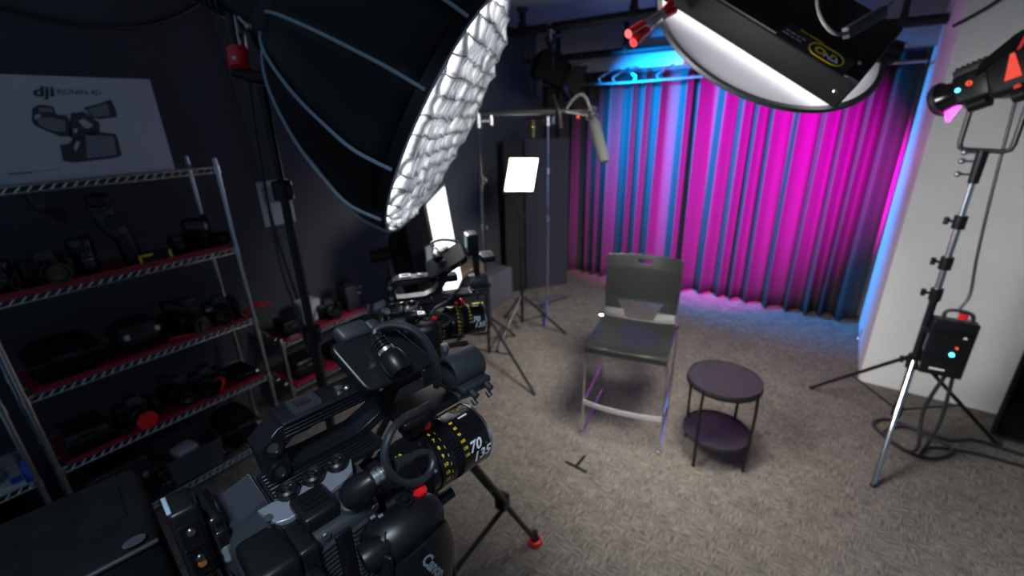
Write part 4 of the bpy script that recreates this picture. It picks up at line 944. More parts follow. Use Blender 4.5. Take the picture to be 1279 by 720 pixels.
# ================================================================ CINEMA CAMERAS
TRC = {}
def cam_frame(O, az):
    s = V((math.cos(az), -math.sin(az), 0)); F = V((math.sin(az), math.cos(az), 0)); return s, F
OFF = V((0, -.23, -.10))
def cinema_camera(label, O, az, variant):
    """traced in the camera's own frame: x right, y along the lens, z up, origin at the lens front"""
    sR, sF = cam_frame(O, az)
    root = thing('cinema_camera', label, 'camera', O+sR*OFF.x+sF*OFF.y+V((0, 0, OFF.z)), -az)
    def part(nm, b, m, par=None, smooth=35):
        par = par or root
        o = b.build(nm, m, par, off=OFF, smooth=smooth)
        if nm in ('top_handle', 'body', 'top_rail', 'side_trim', 'holder_bracket', 'monitor', 'shoulder_pad', 'dial'):
            md = o.modifiers.new('soft_edge', 'BEVEL'); md.width = .0011; md.segments = 2; md.limit_method = 'ANGLE'; md.angle_limit = .7
        return o
    def L(px, py, k, val):   # pixel -> camera frame on plane x/y/z = val (first camera only)
        r = wray(px, py); e = EYE-O; ev = V((e.dot(sR), e.dot(sF), e.z)); rv = V((r.dot(sR), r.dot(sF), r.z))
        return ev+rv*((val-ev[k])/rv[k])
    # ---- body
    b = MB(); b.mm((-.065, -.292, -.095), (.068, -.172, .058), .010); b.mm((-.055, -.176, -.07), (.05, -.160, .050), .006); body = part('body', b, 'body')
    b = MB(); b.mm((-.045, -.248, .056), (.004, -.13, .066), .002)
    for k in range(7): b.mm((-.036+.0058*k, -.246, .066), (-.033+.0058*k, -.145, .0685))
    part('top_rail', b, 'anod')
    b = MB(); b.prism([(.002, -.262), (.030, -.255), (.034, -.245), (.030, -.205), (.026, -.186), (.020, -.176), (.002, -.168)], (0, 0, .0585), (1, 0, 0), (0, 1, 0), .006); part('side_trim', b, 'trim')
    for y in (-.234, -.209, -.184):
        b = MB(); b.lathe([(0, .0075), (.0035, .0075), (.0045, .006), (.0085, .008), (.0105, .006), (.0105, 0)], (.004, y, .066), (0, 0, 1), n=24); o = part('bolt_ring', b, 'black')
        b = MB(); b.box((.004, y, .0742), (.008, .0015, .0012)); b.box((.004, y, .0742), (.0015, .008, .0012)); part('bolt_slot', b, 'silver', o)
    b = MB(); b.loft([[V((-.055, -.286, .044)), V((.004, -.286, .044)), V((.004, -.250, .056)), V((-.055, -.250, .056))], [V((-.052, -.283, .056)), V((.000, -.283, .056)), V((-.004, -.252, .067)), V((-.052, -.252, .067))]]); part('shoulder_pad', b, 'velvet')
    # vents on the right side
    for y0, y1 in ((-.246, -.222), (-.206, -.190)):
        b = MB()
        for k in range(24): b.box((.0695, (y0+y1)/2, .044-k*.0055), (.005, y1-y0, .0022), Matrix.Rotation(.12, 3, 'X'))
        part('vent', b, 'dark')
    b = MB(); b.mm((.066, -.2215, -.08), (.0705, -.2065, .05), .001); part('vent_divider', b, 'black')
    b = MB(); b.mm((.020, -.240, .050), (.058, -.207, .073), .004)
    for k in range(3): b.mm((.030+.007*k, -.235, .073), (.033+.007*k, -.213, .0745))
    part('port_cover', b, 'black')
    b = MB(); b.lathe([(.0, .005), (.0105, .005), (.0125, 0)], (.054, -.196, .060), (.35, 0, .94), n=24); part('dial', b, 'dark')
    b = MB(); b.mm((.024, -.290, .022), (.080, -.252, .065), .007); b.mm((.034, -.254, .024), (.076, -.236, .0615), .004); part('rear_module', b, 'black')
    b = MB(); b.mm((.066, -.262, -.06), (.092, -.240, .040), .004)
    for k in range(9): b.mm((.070, -.2635, -.055+.0095*k), (.088, -.2605, -.050+.0095*k))
    part('connector_block', b, 'black')
    b = MB(); b.mm((.058, -.318, -.03), (.086, -.298, .022), .006); part('rear_button_block', b, 'black')
    for (x, y, z) in ((.052, -.300, .016), (.088, -.286, .012), (.050, -.308, -.014), (.090, -.290, -.012)):
        b = MB(); b.lathe([(0, .012), (.007, .011), (.010, .004), (.010, 0)], (x, y, z), (.5, -.2, .8), n=18); part('button', b, 'blackgloss')
    b = MB()
    for k in range(4): b.mm((-.05, -.306+.006*k-.004, .02), (.035, -.3035+.006*k-.004, .030))
    part('rear_ribs', b, 'anod')
    for x in (-.04, .01):
        b = MB(); b.cyl((x, -.172, -.065), (x, -.05, -.065), .0075, n=12); part('support_rod', b, 'anod')
    for i, (x, y, z) in enumerate(((.0685, -.180, .052), (.0685, -.228, .056), (.02, -.258, .0655))):
        b = MB(); b.lathe([(0, .0015), (.0035, .0015), (.004, 0)], (x, y, z), (1, 0, 0) if i < 2 else (0, 0, 1), n=12); part('screw', b, 'steel')
    # ---- battery plate and battery
    if variant == 1:
        b = MB(); b.mm((-.028, -.322, -.085), (.004, -.300, .104), .004); pl_ = part('battery_plate', b, 'black')
        b = MB(); b.mm((-.024, -.3215, .103), (.0, -.318, .1055), .001); part('plate_edge', b, 'piping', pl_)
        for z in (.078, .048, .016, -.014):
            b = MB(); b.mm((.004, -.318, z-.012), (.0055, -.304, z+.012)); b.box((.0055, -.311, z-.013), (.002, .016, .0012)); part('socket', b, 'blackgloss', pl_)
        for z, m in ((.082, 'silver'), (.052, 'silver'), (.046, 'orange'), (.004, 'silver'), (-.003, 'orange')):
            b = MB(); b.lathe([(0, .002), (.003, .002), (.0035, 0)], (.0055, -.311, z), (1, 0, 0), n=12); part('contact', b, m, pl_)
        b = MB(); b.mm((-.05, -.300, -.04), (-.0, -.286, .078), .005); b.mm((.0, -.298, .02), (.010, -.287, .070), .003); part('input_block', b, 'blackgloss')
        b = MB(); b.lathe([(.0, 0), (.005, 0), (.006, .004), (.005, .008), (.006, .012), (.005, .016), (0, .016)], (.006, -.292, .052), (.3, 0, -1), n=16); part('power_plug_ring', b, 'silver')
        b = MB(); b.tube([(.010, -.292, .036), (.016, -.292, .018), (.03, -.288, .010), (.05, -.284, -.01), (.055, -.30, -.05), (.03, -.31, -.09)], .004, n=8); part('power_lead', b, 'rubber')
        b = MB(); b.box((-.06, -.385, -.0), (.125, .115, .18), bev=.010, tz=.97); bt = part('battery', b, 'rough')
        b = MB(); b.mm((-.095, -.375, .089), (-.045, -.345, .0915), .001); part('battery_latch', b, 'rough', bt)
        b = MB(); b.box((.0, -.385, .0865), (.004, .108, .004), bev=.0015); part('battery_edge_highlight', b, 'dark', bt)  # lighter strip standing in for the highlight along the battery's edge
        q = L(168, 677, 2, .0915) if variant == 1 else V((-.02, -.35, .0915))
        Rb = Matrix.Rotation(math.radians(32), 3, 'Z')
        b = MB(); b.prism([(.0075*math.cos(a), .0050*math.sin(a)) for a in [2*PI*k/20 for k in range(20)]], q, (0, 1, 0), (1, 0, 0), -.001); part('badge_border', b, 'velvet', bt)
        b = MB(); b.mm((q.x-.0045, q.y-.0016, .0915), (q.x+.0045, q.y+.0016, .0922)); part('badge_stripe', b, 'red', bt)

    # ---- handle
    outer = [(-.242, .066), (-.246, .108), (-.224, .125), (-.10, .125), (-.082, .118), (-.108, .080), (-.142, .066), (-.200, .066)]
    inner = [(-.220, .078), (-.222, .102), (-.210, .110), (-.112, .110), (-.108, .105), (-.122, .086), (-.148, .076), (-.200, .076)]
    b = MB(); b.ringprism(outer, inner, (-.048, 0, 0), (0, 1, 0), (0, 0, 1), .032)
    b.mm((-.050, -.220, .1245), (-.014, -.10, .1285), .0015)
    for k in range(3): b.mm((-.0165, -.220, .1125+.004*k), (-.0145, -.105, .1138+.004*k))
    handle = part('top_handle', b, 'anod')
    for y, z in ((-.233, .109), (-.2325, .080)):
        b = MB(); b.lathe([(.0, .001), (.0055, .001), (.006, .004), (.0095, .0045), (.010, 0)], (-.016, y, z), (1, 0, 0), n=24); part('handle_bolt', b, 'black', handle)
        b = MB(); b.lathe([(.0, .0018), (.0053, .0018)], (-.016, y, z), (1, 0, 0), n=20); part('bolt_face', b, 'steel', handle)
    b = MB(); b.ringprism([(-.012, -.014), (.012, -.014), (.012, .014), (-.012, .014)], [(-.007, -.009), (.007, -.009), (.007, .009), (-.007, .009)], (-.032, -.192, .1285), (1, 0, 0), (0, 1, 0), .004); part('cold_shoe', b, 'steel', handle)
    b = MB(); b.lathe([(0, .006), (.005, .005), (.005, 0)], (-.030, -.155, .1285), (0, 0, 1), n=14); b.ball((-.022, -.15, .1315), .003); part('mount_screw', b, 'silver', handle)
    b = MB(); b.mm((-.045, -.112, .106), (-.012, -.060, .124), .003); b.mm((-.03, -.105, .120), (-.010, -.085, .168), .004); part('monitor_arm', b, 'black')
    # ---- lens
    b = MB(); P = [(0, -.008), (.030, -.008), (.0355, -.004), (.0372, 0), (.0395, 0), (.0405, -.003), (.0405, -.047), (.0385, -.049), (.0385, -.057), (.0395, -.058), (.0395, -.080), (.0375, -.082), (.0375, -.104), (.0385, -.105), (.0385, -.124), (.0355, -.127), (.0355, -.150), (.030, -.153), (.030, -.172), (0, -.172)]
    b.lathe([(r, h) for r, h in P], (0, 0, 0), (0, 1, 0), n=64); lens = part('lens_barrel', b, 'blackgloss')
    b = MB(); b.lathe([(.0375, .0005), (.0398, .0008), (.0409, -.002), (.0409, -.004)], (0, 0, 0), (0, 1, 0), n=64); part('front_ring', b, 'chrome', lens)
    b = MB(); b.lathe([(0, -.0075), (.030, -.0095)], (0, 0, 0), (0, 1, 0), n=40); part('front_glass', b, 'glass', lens)
    def gear(y0, y1, r, nm):
        b = MB(); n = 90
        ring = lambda y: [V((math.cos(2*PI*i/n)*(r if i % 2 else r-.0012), y, math.sin(2*PI*i/n)*(r if i % 2 else r-.0012))) for i in range(n)]
        b.loft([ring(y0), ring(y1)]); part(nm, b, 'rough', lens, smooth=20)
    gear(-.057, -.049, .0402, 'gear_ring'); gear(-.104, -.092, .0392, 'gear_ring'); gear(-.150, -.138, .0372, 'gear_ring')
    def onbar(y0, a0, r, roll=0.0):
        """lettering wrapped round the barrel; a0 = angle from +x towards +z, reading along the barrel"""
        def fn(x, y):
            c, s = math.cos(roll), math.sin(roll); X, Y = x*c-y*s, x*s+y*c
            a = a0+Y/r; return V((math.cos(a)*r, y0+X, math.sin(a)*r))
        return fn
    b = MB(); f1 = onbar(-.024, math.radians(8), .0413, 0); b.text('70', .019, lambda x, y: f1(x-.004, y+.008), bold=.0005, shear=.25); b.text('135', .019, lambda x, y: f1(x+.004, y-.008), bold=.0005, shear=.25); part('focal_length_marking', b, 'white', lens, smooth=0)
    b = MB(); f2 = onbar(-.018, math.radians(98), .0411, 0); b.text('T2.9', .011, lambda x, y: f2(x, y), bold=.0006); part('aperture_marking', b, 'yellow', lens, smooth=0)
    b = MB(); g_ = onbar(-.022, math.radians(78), .0408); b.add([g_(x, y) for x, y in ((-.007, -.0012), (.007, -.0012), (.007, .0012), (-.007, .0012))], [(0, 1, 2, 3)])
    part('small_marking', b, 'white', lens, smooth=0)
    b = MB(); nums = ['3', '4', '5', '6', '7', '8', '9', '10', '12', '15', '18', '25', '40', '\u221e']
    for i, s_ in enumerate(nums):
        a = math.radians(128-i*15.5)
        f = onbar(-.073, a, .0398, math.radians(0)); b.text(s_, .0062, lambda x, y: f(x, y), bold=.0003)
        f = onbar(-.066, a-.06, .0398); b.text('|', .004, lambda x, y: f(x, y), bold=.0002)
    for i, s_ in enumerate(['70', '75', '80', '85', '95', '105', '120', '135']):
        a = math.radians(40-i*13); f = onbar(-.0535+.012, a+1.1, .0408)
        b.text(s_, .0048, lambda x, y: f(x, y), bold=.0002)
    for i, s_ in enumerate(['2.9', '4', '5.6', '8', '11', '16', '22']):
        a = math.radians(-10-i*13); f = onbar(-.114, a, .0388); b.text(s_, .006, lambda x, y: f(x, y), bold=.0003)
    f = onbar(-.118, math.radians(75), .0388); b.text('2.9', .007, lambda x, y: f(x, y), bold=.0003)
    part('scale_marking', b, 'yellow', lens, smooth=0)
    for y, a in ((-.088, 78), (-.088, 20), (-.118, 100), (-.128, 22), (-.128, -8), (-.010, 12)):
        a = math.radians(a); r = .0375 if y > -.1 else .036
        if y == -.010: r = .0405
        n = V((math.cos(a), 0, math.sin(a))); b = MB(); b.lathe([(0, .0016), (.0022, .0016), (.0026, 0)] if y != -.010 else [(0, .001), (.0012, .0006), (.0013, 0)], n*r+V((0, y, 0)), n, n=12); part('screw', b, 'silver', lens)
    # ---- servo lead and plugs, first on the flank of the lens
    if variant == 1: C_ = lambda px, py, x: L(px, py, 0, x)
    b = MB()
    if variant == 1:
        pts = [C_(536, 505, .03), C_(523, 513, .05), C_(503, 523, .066), C_(488, 541, .075), C_(480, 568, .08), C_(488, 592, .085), C_(503, 603, .085), C_(520, 603, .085), C_(534, 594, .08), C_(541, 578, .075), C_(536, 567, .07), C_(524, 566, .07), C_(508, 575, .072)]
        s0, s1, s2, s3, s4 = C_(510, 574, .072), C_(492, 582, .074), C_(482, 588, .075), C_(464, 600, .074), C_(446, 614, .066)
    else:
        pts = [V(q) for q in ((-.0, -.06, .09), (.05, -.10, .08), (.075, -.14, .07), (.08, -.15, .04), (.085, -.12, .03), (.08, -.10, .045), (.076, -.12, .06), (.075, -.135, .062))]
        s0, s1, s2, s3, s4 = [V(q) for q in ((.075, -.135, .062), (.075, -.150, .064), (.075, -.160, .066), (.074, -.178, .066), (.066, -.200, .058))]
    b.tube(pts, .0038, n=10); part('lens_cable', b, 'rubber')
    b = MB(); d = (s0-s1).normalized()
    for k in range(5): b.cyl(s1+d*(k*.0042), s1+d*(k*.0042+.0026), .0072-.0005*k, n=14)
    b.cyl(s1, s0, .0055, .0048, n=12); part('strain_relief', b, 'rubber')
    b = MB(); b.cyl(s3, s2, .0068, n=20); b.lathe([(.0068, 0), (.0085, .001), (.0085, .0045), (.0068, .0055), (.0085, .0065), (.0085, .010), (.0068, .011)], s3, s2-s3, n=24); part('plug_ring', b, 'silver')
    b = MB(); dd = (s4-s3).normalized(); b.lathe([(.0, -.004), (.0085, -.004), (.0105, 0), (.0135, .010), (.0145, .020), (.012, .028), (0, .028)], s3, dd, n=24); part('plug_body', b, 'black')
    b = MB(); b.cyl((.055, -.165, .030), (.06, -.140, .030), .012, n=16); b.cyl((.06, -.165, .012), (.064, -.145, .012), .010, n=16); part('side_socket', b, 'black')
    # ---- right hand grip and strap
    b = MB()
    def gr(y, x, z, rx, rz, n=24): return [V((x+rx*math.cos(2*PI*i/n)*(1+.05*math.cos(4*PI*i/n)), y, z+rz*math.sin(2*PI*i/n))) for i in range(n)]
    b.loft([gr(-.204, .086, .026, .010, .010), gr(-.200, .088, .027, .019, .019), gr(-.190, .090, .028, .024, .025), gr(-.17, .092, .029, .025, .026), gr(-.150, .093, .030, .024, .024), gr(-.134, .093, .031, .020, .020), gr(-.127, .093, .032, .012, .012)])
    grip = part('grip_top', b, 'black')
    b = MB(); b.lathe([(0, 0), (.013, 0), (.0145, .010), (.009, .030), (0, .036)], (.098, -.212, .036), (.1, .97, .08), n=22); part('thumb_rest', b, 'black', grip)
    b = MB()
    def gz(z, x, y, rx, ry, n=26): return [V((x+rx*math.cos(2*PI*i/n), y+ry*math.sin(2*PI*i/n), z)) for i in range(n)]
    b.loft([gz(.036, .092, -.148, .014, .015), gz(.020, .094, -.150, .021, .021), gz(-.02, .095, -.153, .022, .024), gz(-.07, .095, -.156, .022, .026), gz(-.12, .094, -.158, .021, .025), gz(-.135, .094, -.158, .015, .018)])
    part('grip_handle', b, 'leather', grip)
    b = MB(); rd = (L(522, 612, 0, .100) if variant == 1 else V((.100, -.13, .056))); rd = V((.084, -.139, .052)); b.lathe([(0, .006), (.0055, .005), (.0065, .001), (.0065, -.003)], rd, (.35, .25, .9), n=20); part('record_button', b, 'red', grip)
    b = MB(); b.lathe([(.006, 0), (.009, 0), (.009, .003), (.006, .003)], (.086, -.158, .0545), (0, .1, 1), n=18, closed=True); b.lathe([(0, .004), (.004, .004), (.004, 0)], (.086, -.158, .0545), (0, .1, 1), n=12); part('joystick', b, 'black', grip)
    b = MB()
    for k in (0, 1): b.box((.078+.004*k, -.188+.006*k, .0530), (.003, .0045, .001))
    part('grip_marks', b, 'trim', grip)
    # strap: band wrapped round the outside of the grip
    def band(r0x, r0y, zt, zb, th, a0, a1, cx=.088, cy=-.166, n=20, bulge=.004, slope=0.0):
        rings = []
        for i in range(n+1):
            a = a0+(a1-a0)*i/n; c, s = math.cos(a), math.sin(a); f = math.sin(PI*i/n)
            mid = V((cx+c*r0x, cy+s*r0y, 0)); nn = V((c/r0x, s/r0y, 0)).normalized()
            z1, z0 = zt+slope*i/n-(1-f)*.012, zb+slope*i/n+(1-f)*.012
            ring = []
            for k in range(10):
                q = k/9; ring.append(mid+nn*(bulge*math.sin(PI*q)+th)+V((0, 0, z0+(z1-z0)*q)))
            for k in range(9, -1, -1):
                q = k/9; ring.append(mid+V((0, 0, z0+(z1-z0)*q)))
            rings.append(ring)
        return rings
    b = MB(); b.loft(band(.033, .036, .012, -.085, .004, math.radians(-85), math.radians(66))); strap = part('hand_strap', b, 'leather', grip)
    b = MB(); b.loft(band(.0385, .042, .042, -.050, .003, math.radians(-38), math.radians(52), bulge=.005)); part('strap_pad', b, 'fabric', grip)
    b = MB()
    def cf(x, y):
        a = .06+(y*.92+x*.40)/.048
        z = .014-x*.92+y*.40; bl = .0085+.0045*0
        f = max(0, 1-((z+.004)/.046)**2)
        return V((.088+math.cos(a)*(.0385+.0034+.005*math.sqrt(f)), -.166+math.sin(a)*(.042+.0034+.005*math.sqrt(f)), z))
    b.text('Canon', .0145, cf, bold=.0006); part('strap_lettering', b, 'trim', grip, smooth=0)
    b = MB(); b.box((.108, -.198, .028), (.022, .005, .026), Matrix.Rotation(.4, 3, 'Z'), bev=.002); b.tube([(.098, -.188, .050), (.103, -.193, .046), (.107, -.197, .038)], .003, n=6)
    for k in range(6): b.box((.109, -.2012, .018+.0042*k), (.020, .002, .0020), Matrix.Rotation(.4, 3, 'Z'))
    part('strap_buckle', b, 'black', grip)
    # ---- microphone holder
    b = MB(); b.lathe([(.0175, -.034), (.0205, -.034), (.0215, -.030), (.0215, .010), (.0205, .013), (.0175, .013)], (0, 0, .104), (0, 1, 0), n=36, closed=True); mh = part('microphone_holder', b, 'body')
    b = MB(); b.mm((.012, -.033, .086), (.030, .012, .094), .002); b.mm((.010, -.030, .078), (.028, .010, .087), .002); b.mm((-.022, -.034, .072), (.020, .008, .082), .003)
    for y in (-.020, .004): b.cyl((.026, y, .086), (.038, y, .082), .0045, n=12); b.cyl((.030, y, .074), (.036, y, .070), .0035, n=10)
    part('holder_clamp', b, 'body', mh)
    b = MB(); b.mm((-.030, -.110, .070), (.018, -.030, .080), .003); b.mm((-.02, -.100, .045), (.006, -.060, .072), .004); part('holder_bracket', b, 'black')
    b = MB(); b.cyl((-.022, -.018, .098), (-.022, -.018, .128), .0045, n=12); b.lathe([(0, .010), (.0045, .010), (.006, .004), (.0055, 0)], (-.022, -.018, .122), (0, 0, 1), n=14); part('thumb_screw', b, 'steel')
    b = MB(); b.cyl((-.024, -.075, .030), (-.024, -.050, .045), .010, n=14); b.ball((.00, -.072, .052), .008); part('red_lever', b, 'red')
    # ---- monitor
    if variant == 1:
        p0 = V((.035, 0, .148)); n = V((.66, 0, .75)).normalized()
        def Lp(px, py):
            r = wray(px, py); e = EYE-O; ev = V((e.dot(sR), e.dot(sF), e.z)); rv = V((r.dot(sR), r.dot(sF), r.z)); return ev+rv*((p0-ev).dot(n)/rv.dot(n))
        quad_ = [Lp(461, 491), Lp(548, 452), Lp(478, 397), Lp(410, 432)]
        th = .015
    else:
        p0 = V((-.02, -.09, .165)); n = V((.35, -.5, .75)).normalized(); ax = V((.1, .95, .35)).normalized(); ay = n.cross(ax).normalized(); ax = ay.cross(n).normalized()
        quad_ = [p0+ax*x+ay*y for x, y in ((-.055, -.035), (.055, -.035), (.055, .035), (-.055, .035))]; th = .016
    ctr_ = sum(quad_, V())/4
    def rounded(sc, off, k=.14):
        out = []
        for i in range(4):
            a, p, c = quad_[i-1], quad_[i], quad_[(i+1) % 4]
            for q in range(5):
                t_ = q/4; e0 = p.lerp(a, k); e1 = p.lerp(c, k); m1 = e0.lerp(p, t_); m2 = p.lerp(e1, t_); out.append(m1.lerp(m2, t_))
        return [ctr_+(v-ctr_)*sc+n*off for v in out]
    b = MB(); b.loft([rounded(.96, 0), rounded(.995, -.0015), rounded(1.0, -.004), rounded(1.0, -th+.003), rounded(.97, -th)]); mon = part('monitor', b, 'black' if variant == 1 else 'rough')
    b = MB(); b.add(rounded(.9, -th-.0005), [tuple(range(20))]); part('screen', b, 'glass', mon, smooth=0)
    e = (quad_[1]-quad_[0]).normalized(); sd = n.cross(e)
    if sd.dot(ctr_-quad_[0]) > 0: sd = -sd
    for f in (.18, .80):
        b = MB(); b.lathe([(0, .001), (.0022, .001), (.0026, 0)], quad_[0].lerp(quad_[1], f)-n*th*.5, sd, n=12); part('screw', b, 'steel', mon)
    b = MB(); b.text('Canon', .006, lambda x, y: quad_[0].lerp(quad_[1], .5)+e*x+sd*.0008+n*(y-.004), bold=.0002); part('monitor_lettering', b, 'trim', mon, smooth=0)
    up_ = (quad_[3]-quad_[0]).normalized(); q5 = quad_[3].lerp(quad_[2], .45)
    b = MB(); b.box(q5+up_*.002-n*.004, (.034, .020, .018), Matrix((e, up_, n)).transposed(), bev=.005); b.box(q5+e*.02-n*.002, (.012, .014, .016), Matrix((e, up_, n)).transposed(), bev=.003); part('monitor_hinge', b, 'dark', mon)
    # monitor plug and cable
    if variant == 1:
        def Lh(px, py, h):
            r = wray(px, py); e_ = EYE-O; ev = V((e_.dot(sR), e_.dot(sF), e_.z)); rv = V((r.dot(sR), r.dot(sF), r.z)); P_ = p0+n*h; return ev+rv*((P_-ev).dot(n)/rv.dot(n))
        k0, k1, k2, k3 = Lh(501, 464, .016), Lh(484, 440, .014), Lh(475, 430, .012), Lh(469, 420, .010)
        cab = [k3, Lh(470, 412, .012), Lh(480, 407, .018), Lh(495, 406, .025), Lh(512, 410, .03), Lh(527, 421, .028), Lh(538, 437, .02), Lh(545, 455, .008), Lh(547, 470, -.008), Lh(545, 482, -.03)]
    else:
        k0 = ctr_+n*.014-e*.01; k1 = k0+up_*.022; k2 = k0+up_*.03; k3 = k0+up_*.036
        cab = [k3, k3+up_*.02+n*.01, k3+up_*.02+e*.03, k3+e*.06-n*.02, k3+e*.06-n*.08]
    d = (k0-k1).normalized()
    b = MB(); b.lathe([(0, 0), (.0085, 0), (.0115, .003), (.0130, .010), (.0130, .020), (.0105, .026), (.0085, .026), (.0078, .024), (.0040, .024), (.0035, .016), (0, .016)], k1, d, n=28); part('monitor_plug', b, 'black')
    b = MB(); b.cyl(k1-d*.0035, k1+d*.001, .0088, n=24); part('plug_ring', b, 'silver')
    b = MB()
    for k in range(3): b.cyl(k1-d*(.006+.004*k), k1-d*(.0085+.004*k), .0075, n=18)
    b.cyl(k1, k3, .0058, n=14); part('strain_relief', b, 'blackgloss')
    b = MB(); b.tube(cab, .0042, n=10); part('monitor_cable', b, 'rubber')
    if variant == 2:
        b = MB(); b.mm((-.03, -.035, .180), (.02, -.005, .235), .006); b.mm((-.02, -.02, .10), (.01, -.005, .20), .004); b.mm((-.035, -.0, .16), (.025, .035, .175), .003); vf = part('viewfinder', b, 'black')
        b = MB(); b.lathe([(0, .002), (.012, .002), (.013, 0)], (.0, -.035, .21), (0, -1, 0), n=16); part('eyepiece', b, 'lcd', vf)
    return root
CAM1_O = atv(590, 538, .62); CAM1_AZ = math.radians(8.62)
cinema_camera('large black cinema camera with yellow-marked zoom lens filling the foreground', CAM1_O, CAM1_AZ, 1)
CAM2_O = atv(604, 396, 1.23); CAM2_AZ = math.radians(38)
cinema_camera('second black cinema camera, smaller, standing behind the foreground camera', CAM2_O, CAM2_AZ, 2)

def tripod(label, O, az, fa, spread, h0=None, base=None, r=.017):
    sR, sF = cam_frame(O, az); top = O+sF*-.23+V((0, 0, -.10)); c = V((top.x, top.y, 0)) if base is None else base
    t = thing('camera_tripod', label, 'tripod', (c.x, c.y, 0))
    zt_ = top.z
    b = MB(); b.box((0, 0, zt_-.008), (.07, .11, .014), Matrix.Rotation(-az, 3, 'Z'), bev=.004); b.build('quick_plate', 'black', t)
    b = MB(); b.box((0, 0, zt_-.055), (.10, .09, .08), Matrix.Rotation(-az, 3, 'Z'), bev=.015); b.cyl((-.065, 0, zt_-.06), (.065, 0, zt_-.06), .03, n=20); b.build('fluid_head', 'dark', t)
    b = MB(); b.lathe([(.05, 0), (.055, -.02), (.04, -.05), (.03, -.06), (.03, -.09)], (0, 0, zt_-.10), (0, 0, 1), n=24); b.build('bowl', 'black', t)
    b = MB(); b.lathe([(.050, 0), (.054, 0), (.054, -.006), (.050, -.006)], (0, 0, zt_-.112), (0, 0, 1), n=24, closed=True); b.build('red_ring', 'red', t)
    b = MB(); b.cyl(sF*-.04+V((.0, 0, zt_-.06)), sF*-.26-sR*.04+V((0, 0, zt_-.16)), .008, n=10); b.cyl(sF*-.26-sR*.04+V((0, 0, zt_-.16)), sF*-.36-sR*.06+V((0, 0, zt_-.205)), .014, n=12); b.build('pan_bar', 'black', t)
    zs = .42
    for k in range(3):
        a = fa+2*PI*k/3; d = V((math.cos(a), math.sin(a), 0)); s = V((-d.y, d.x, 0)); A0 = d*.05+V((0, 0, zt_-.16)); F = d*spread+V((0, 0, .03))
        mid = A0.lerp(F, .60)
        b = MB()
        for q in (-1, 1): b.cyl(A0+s*q*.022, mid+s*q*.018, r*.62, n=10)
        b.cyl(A0.lerp(F, .5), F, r*.72, n=12); b.box(mid, (.05, .05, .07), bev=.01); b.build('leg', 'blackmetal', t)
        b = MB(); b.box(mid+s*.026, (.02, .02, .03), bev=.004); b.build('red_lock', 'red', t)
        b = MB(); q_ = A0.lerp(F, .64); b.cyl(q_, V((0, 0, q_.z-.02)), .010, n=10); b.build('spreader', 'blackmetal', t)
        b = MB(); b.ball(F+V((0, 0, .005)), .024); b.cyl(F, F+V((0, 0, .05)), .014, n=12); b.build('foot', 'black', t)
        b = MB(); b.lathe([(0, -.028), (.03, -.028), (.034, -.015), (.030, .002), (.022, .006)], F, (0, 0, 1), n=20); b.build('red_foot_pad', 'red', t)
    b = MB(); q_ = zt_*.42; b.lathe([(0, .02), (.03, .02), (.03, -.02), (0, -.02)], (0, 0, q_-.04), (0, 0, 1), n=16); b.build('spreader_hub', 'blackmetal', t)
    return t
c2 = CAM2_O+cam_frame(CAM2_O, CAM2_AZ)[1]*-.23; ft = atz(668, 674, .03)
va = math.atan2(ft.y-c2.y, ft.x-c2.x); vs_ = math.hypot(ft.x-c2.x, ft.y-c2.y)
tripod('tripod with red foot pads carrying the second cinema camera', CAM2_O, CAM2_AZ, va, vs_)
tripod('tripod directly under the large foreground cinema camera', CAM1_O, CAM1_AZ, math.radians(215), .36)
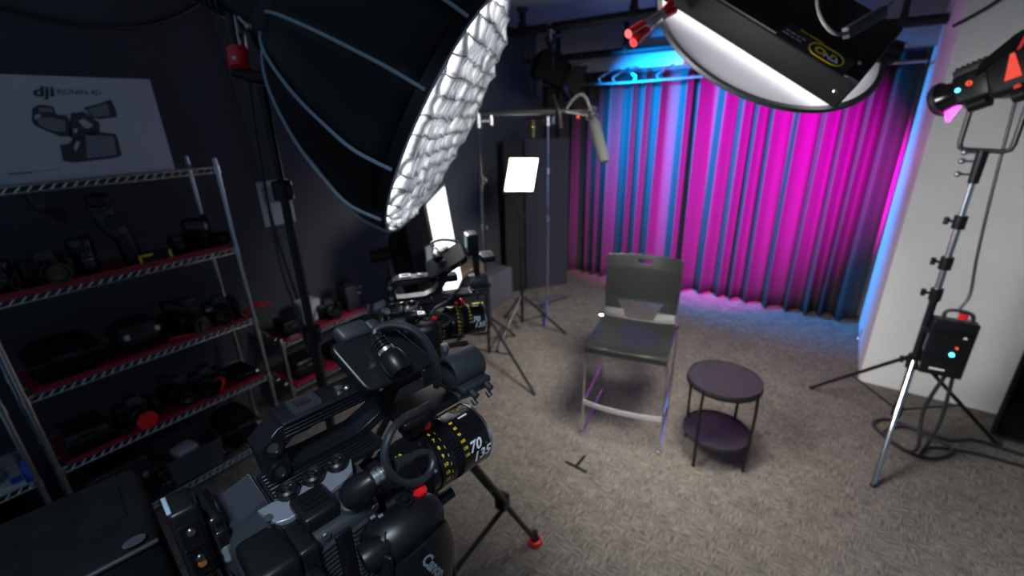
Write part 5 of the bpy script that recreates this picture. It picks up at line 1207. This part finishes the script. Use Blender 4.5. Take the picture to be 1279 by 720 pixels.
# ================================================================ LIGHT
def area(name, loc, d, size, power, col, spread=PI, shape='DISK'):
    l = bpy.data.lights.new(name, 'AREA'); l.shape = shape; l.size = size; l.energy = power; l.color = col; l.spread = spread
    o = bpy.data.objects.new(name, l); COL.objects.link(o); o.location = loc; o.rotation_euler = V(d).to_track_quat('-Z', 'Y').to_euler(); return o
def spotl(name, loc, aim_, power, col, ang, blend=.4, r=.03):
    l = bpy.data.lights.new(name, 'SPOT'); l.energy = power; l.color = col; l.spot_size = math.radians(ang); l.spot_blend = blend; l.shadow_soft_size = r
    o = bpy.data.objects.new(name, l); COL.objects.link(o); o.location = loc; o.rotation_euler = (V(aim_)-V(loc)).to_track_quat('-Z', 'Y').to_euler(); return o
area('key_light', KC+KN*.012, KN, .70, 37, (1, .95, .88), spread=math.radians(105))
area('octagonal_light', RG+ON*(OL+.05), ON, .66, 26, (1, .98, .96), spread=math.radians(110))
spotl('magenta_light', SPT-SPD*.012, (-.76, 5.06, 1.35), 3400, (1, .0, .70), 66, .85, .03)
spotl('blue_light', FX+aim*.17, (-1.40, 5.06, 1.60), 1700, (.0, .30, 1), 97, 1.0, .04)
area('led_panel_light', cc+pn*.01, pn, .24, 1.5, (1, .96, .88), shape='SQUARE')
area('strip_light', sc_+sn*.05, sn, .4, 2.5, (.88, .95, 1))
area('camera_fill', (.1, -.35, 2.65), (-.5, .62, -1.15),   .25, 1.8, (.74, .86, 1), spread=math.radians(64))  # added fill over the foreground camera, with no fixture behind it
w = bpy.data.worlds.new('room_beyond'); S.world = w; w.use_nodes = True
w.node_tree.nodes['Background'].inputs['Color'].default_value = (.42, .66, .92, 1); w.node_tree.nodes['Background'].inputs['Strength'].default_value = .18

# ================================================================ CAMERA
cd = bpy.data.cameras.new('camera'); co = bpy.data.objects.new('camera', cd); COL.objects.link(co)
cd.sensor_fit = 'HORIZONTAL'; cd.sensor_width = 36; cd.lens = FPX/1279*36; cd.clip_start = .02; cd.clip_end = 50
Rm = Matrix((_X, _Y, _Z))   # rows: world axes in camera coordinates
co.matrix_world = Matrix.Translation(EYE) @ Rm.to_4x4()
cd.dof.use_dof = True; cd.dof.focus_distance = .50; cd.dof.aperture_fstop = 4.2
S.camera = co
S.view_settings.view_transform = 'Standard'; S.view_settings.look = 'None'; S.view_settings.exposure = 0; S.view_settings.gamma = 1; S.view_settings.use_curve_mapping = False
S.cycles.use_denoising = True; S.cycles.max_bounces = 8; S.cycles.sample_clamp_indirect = 4
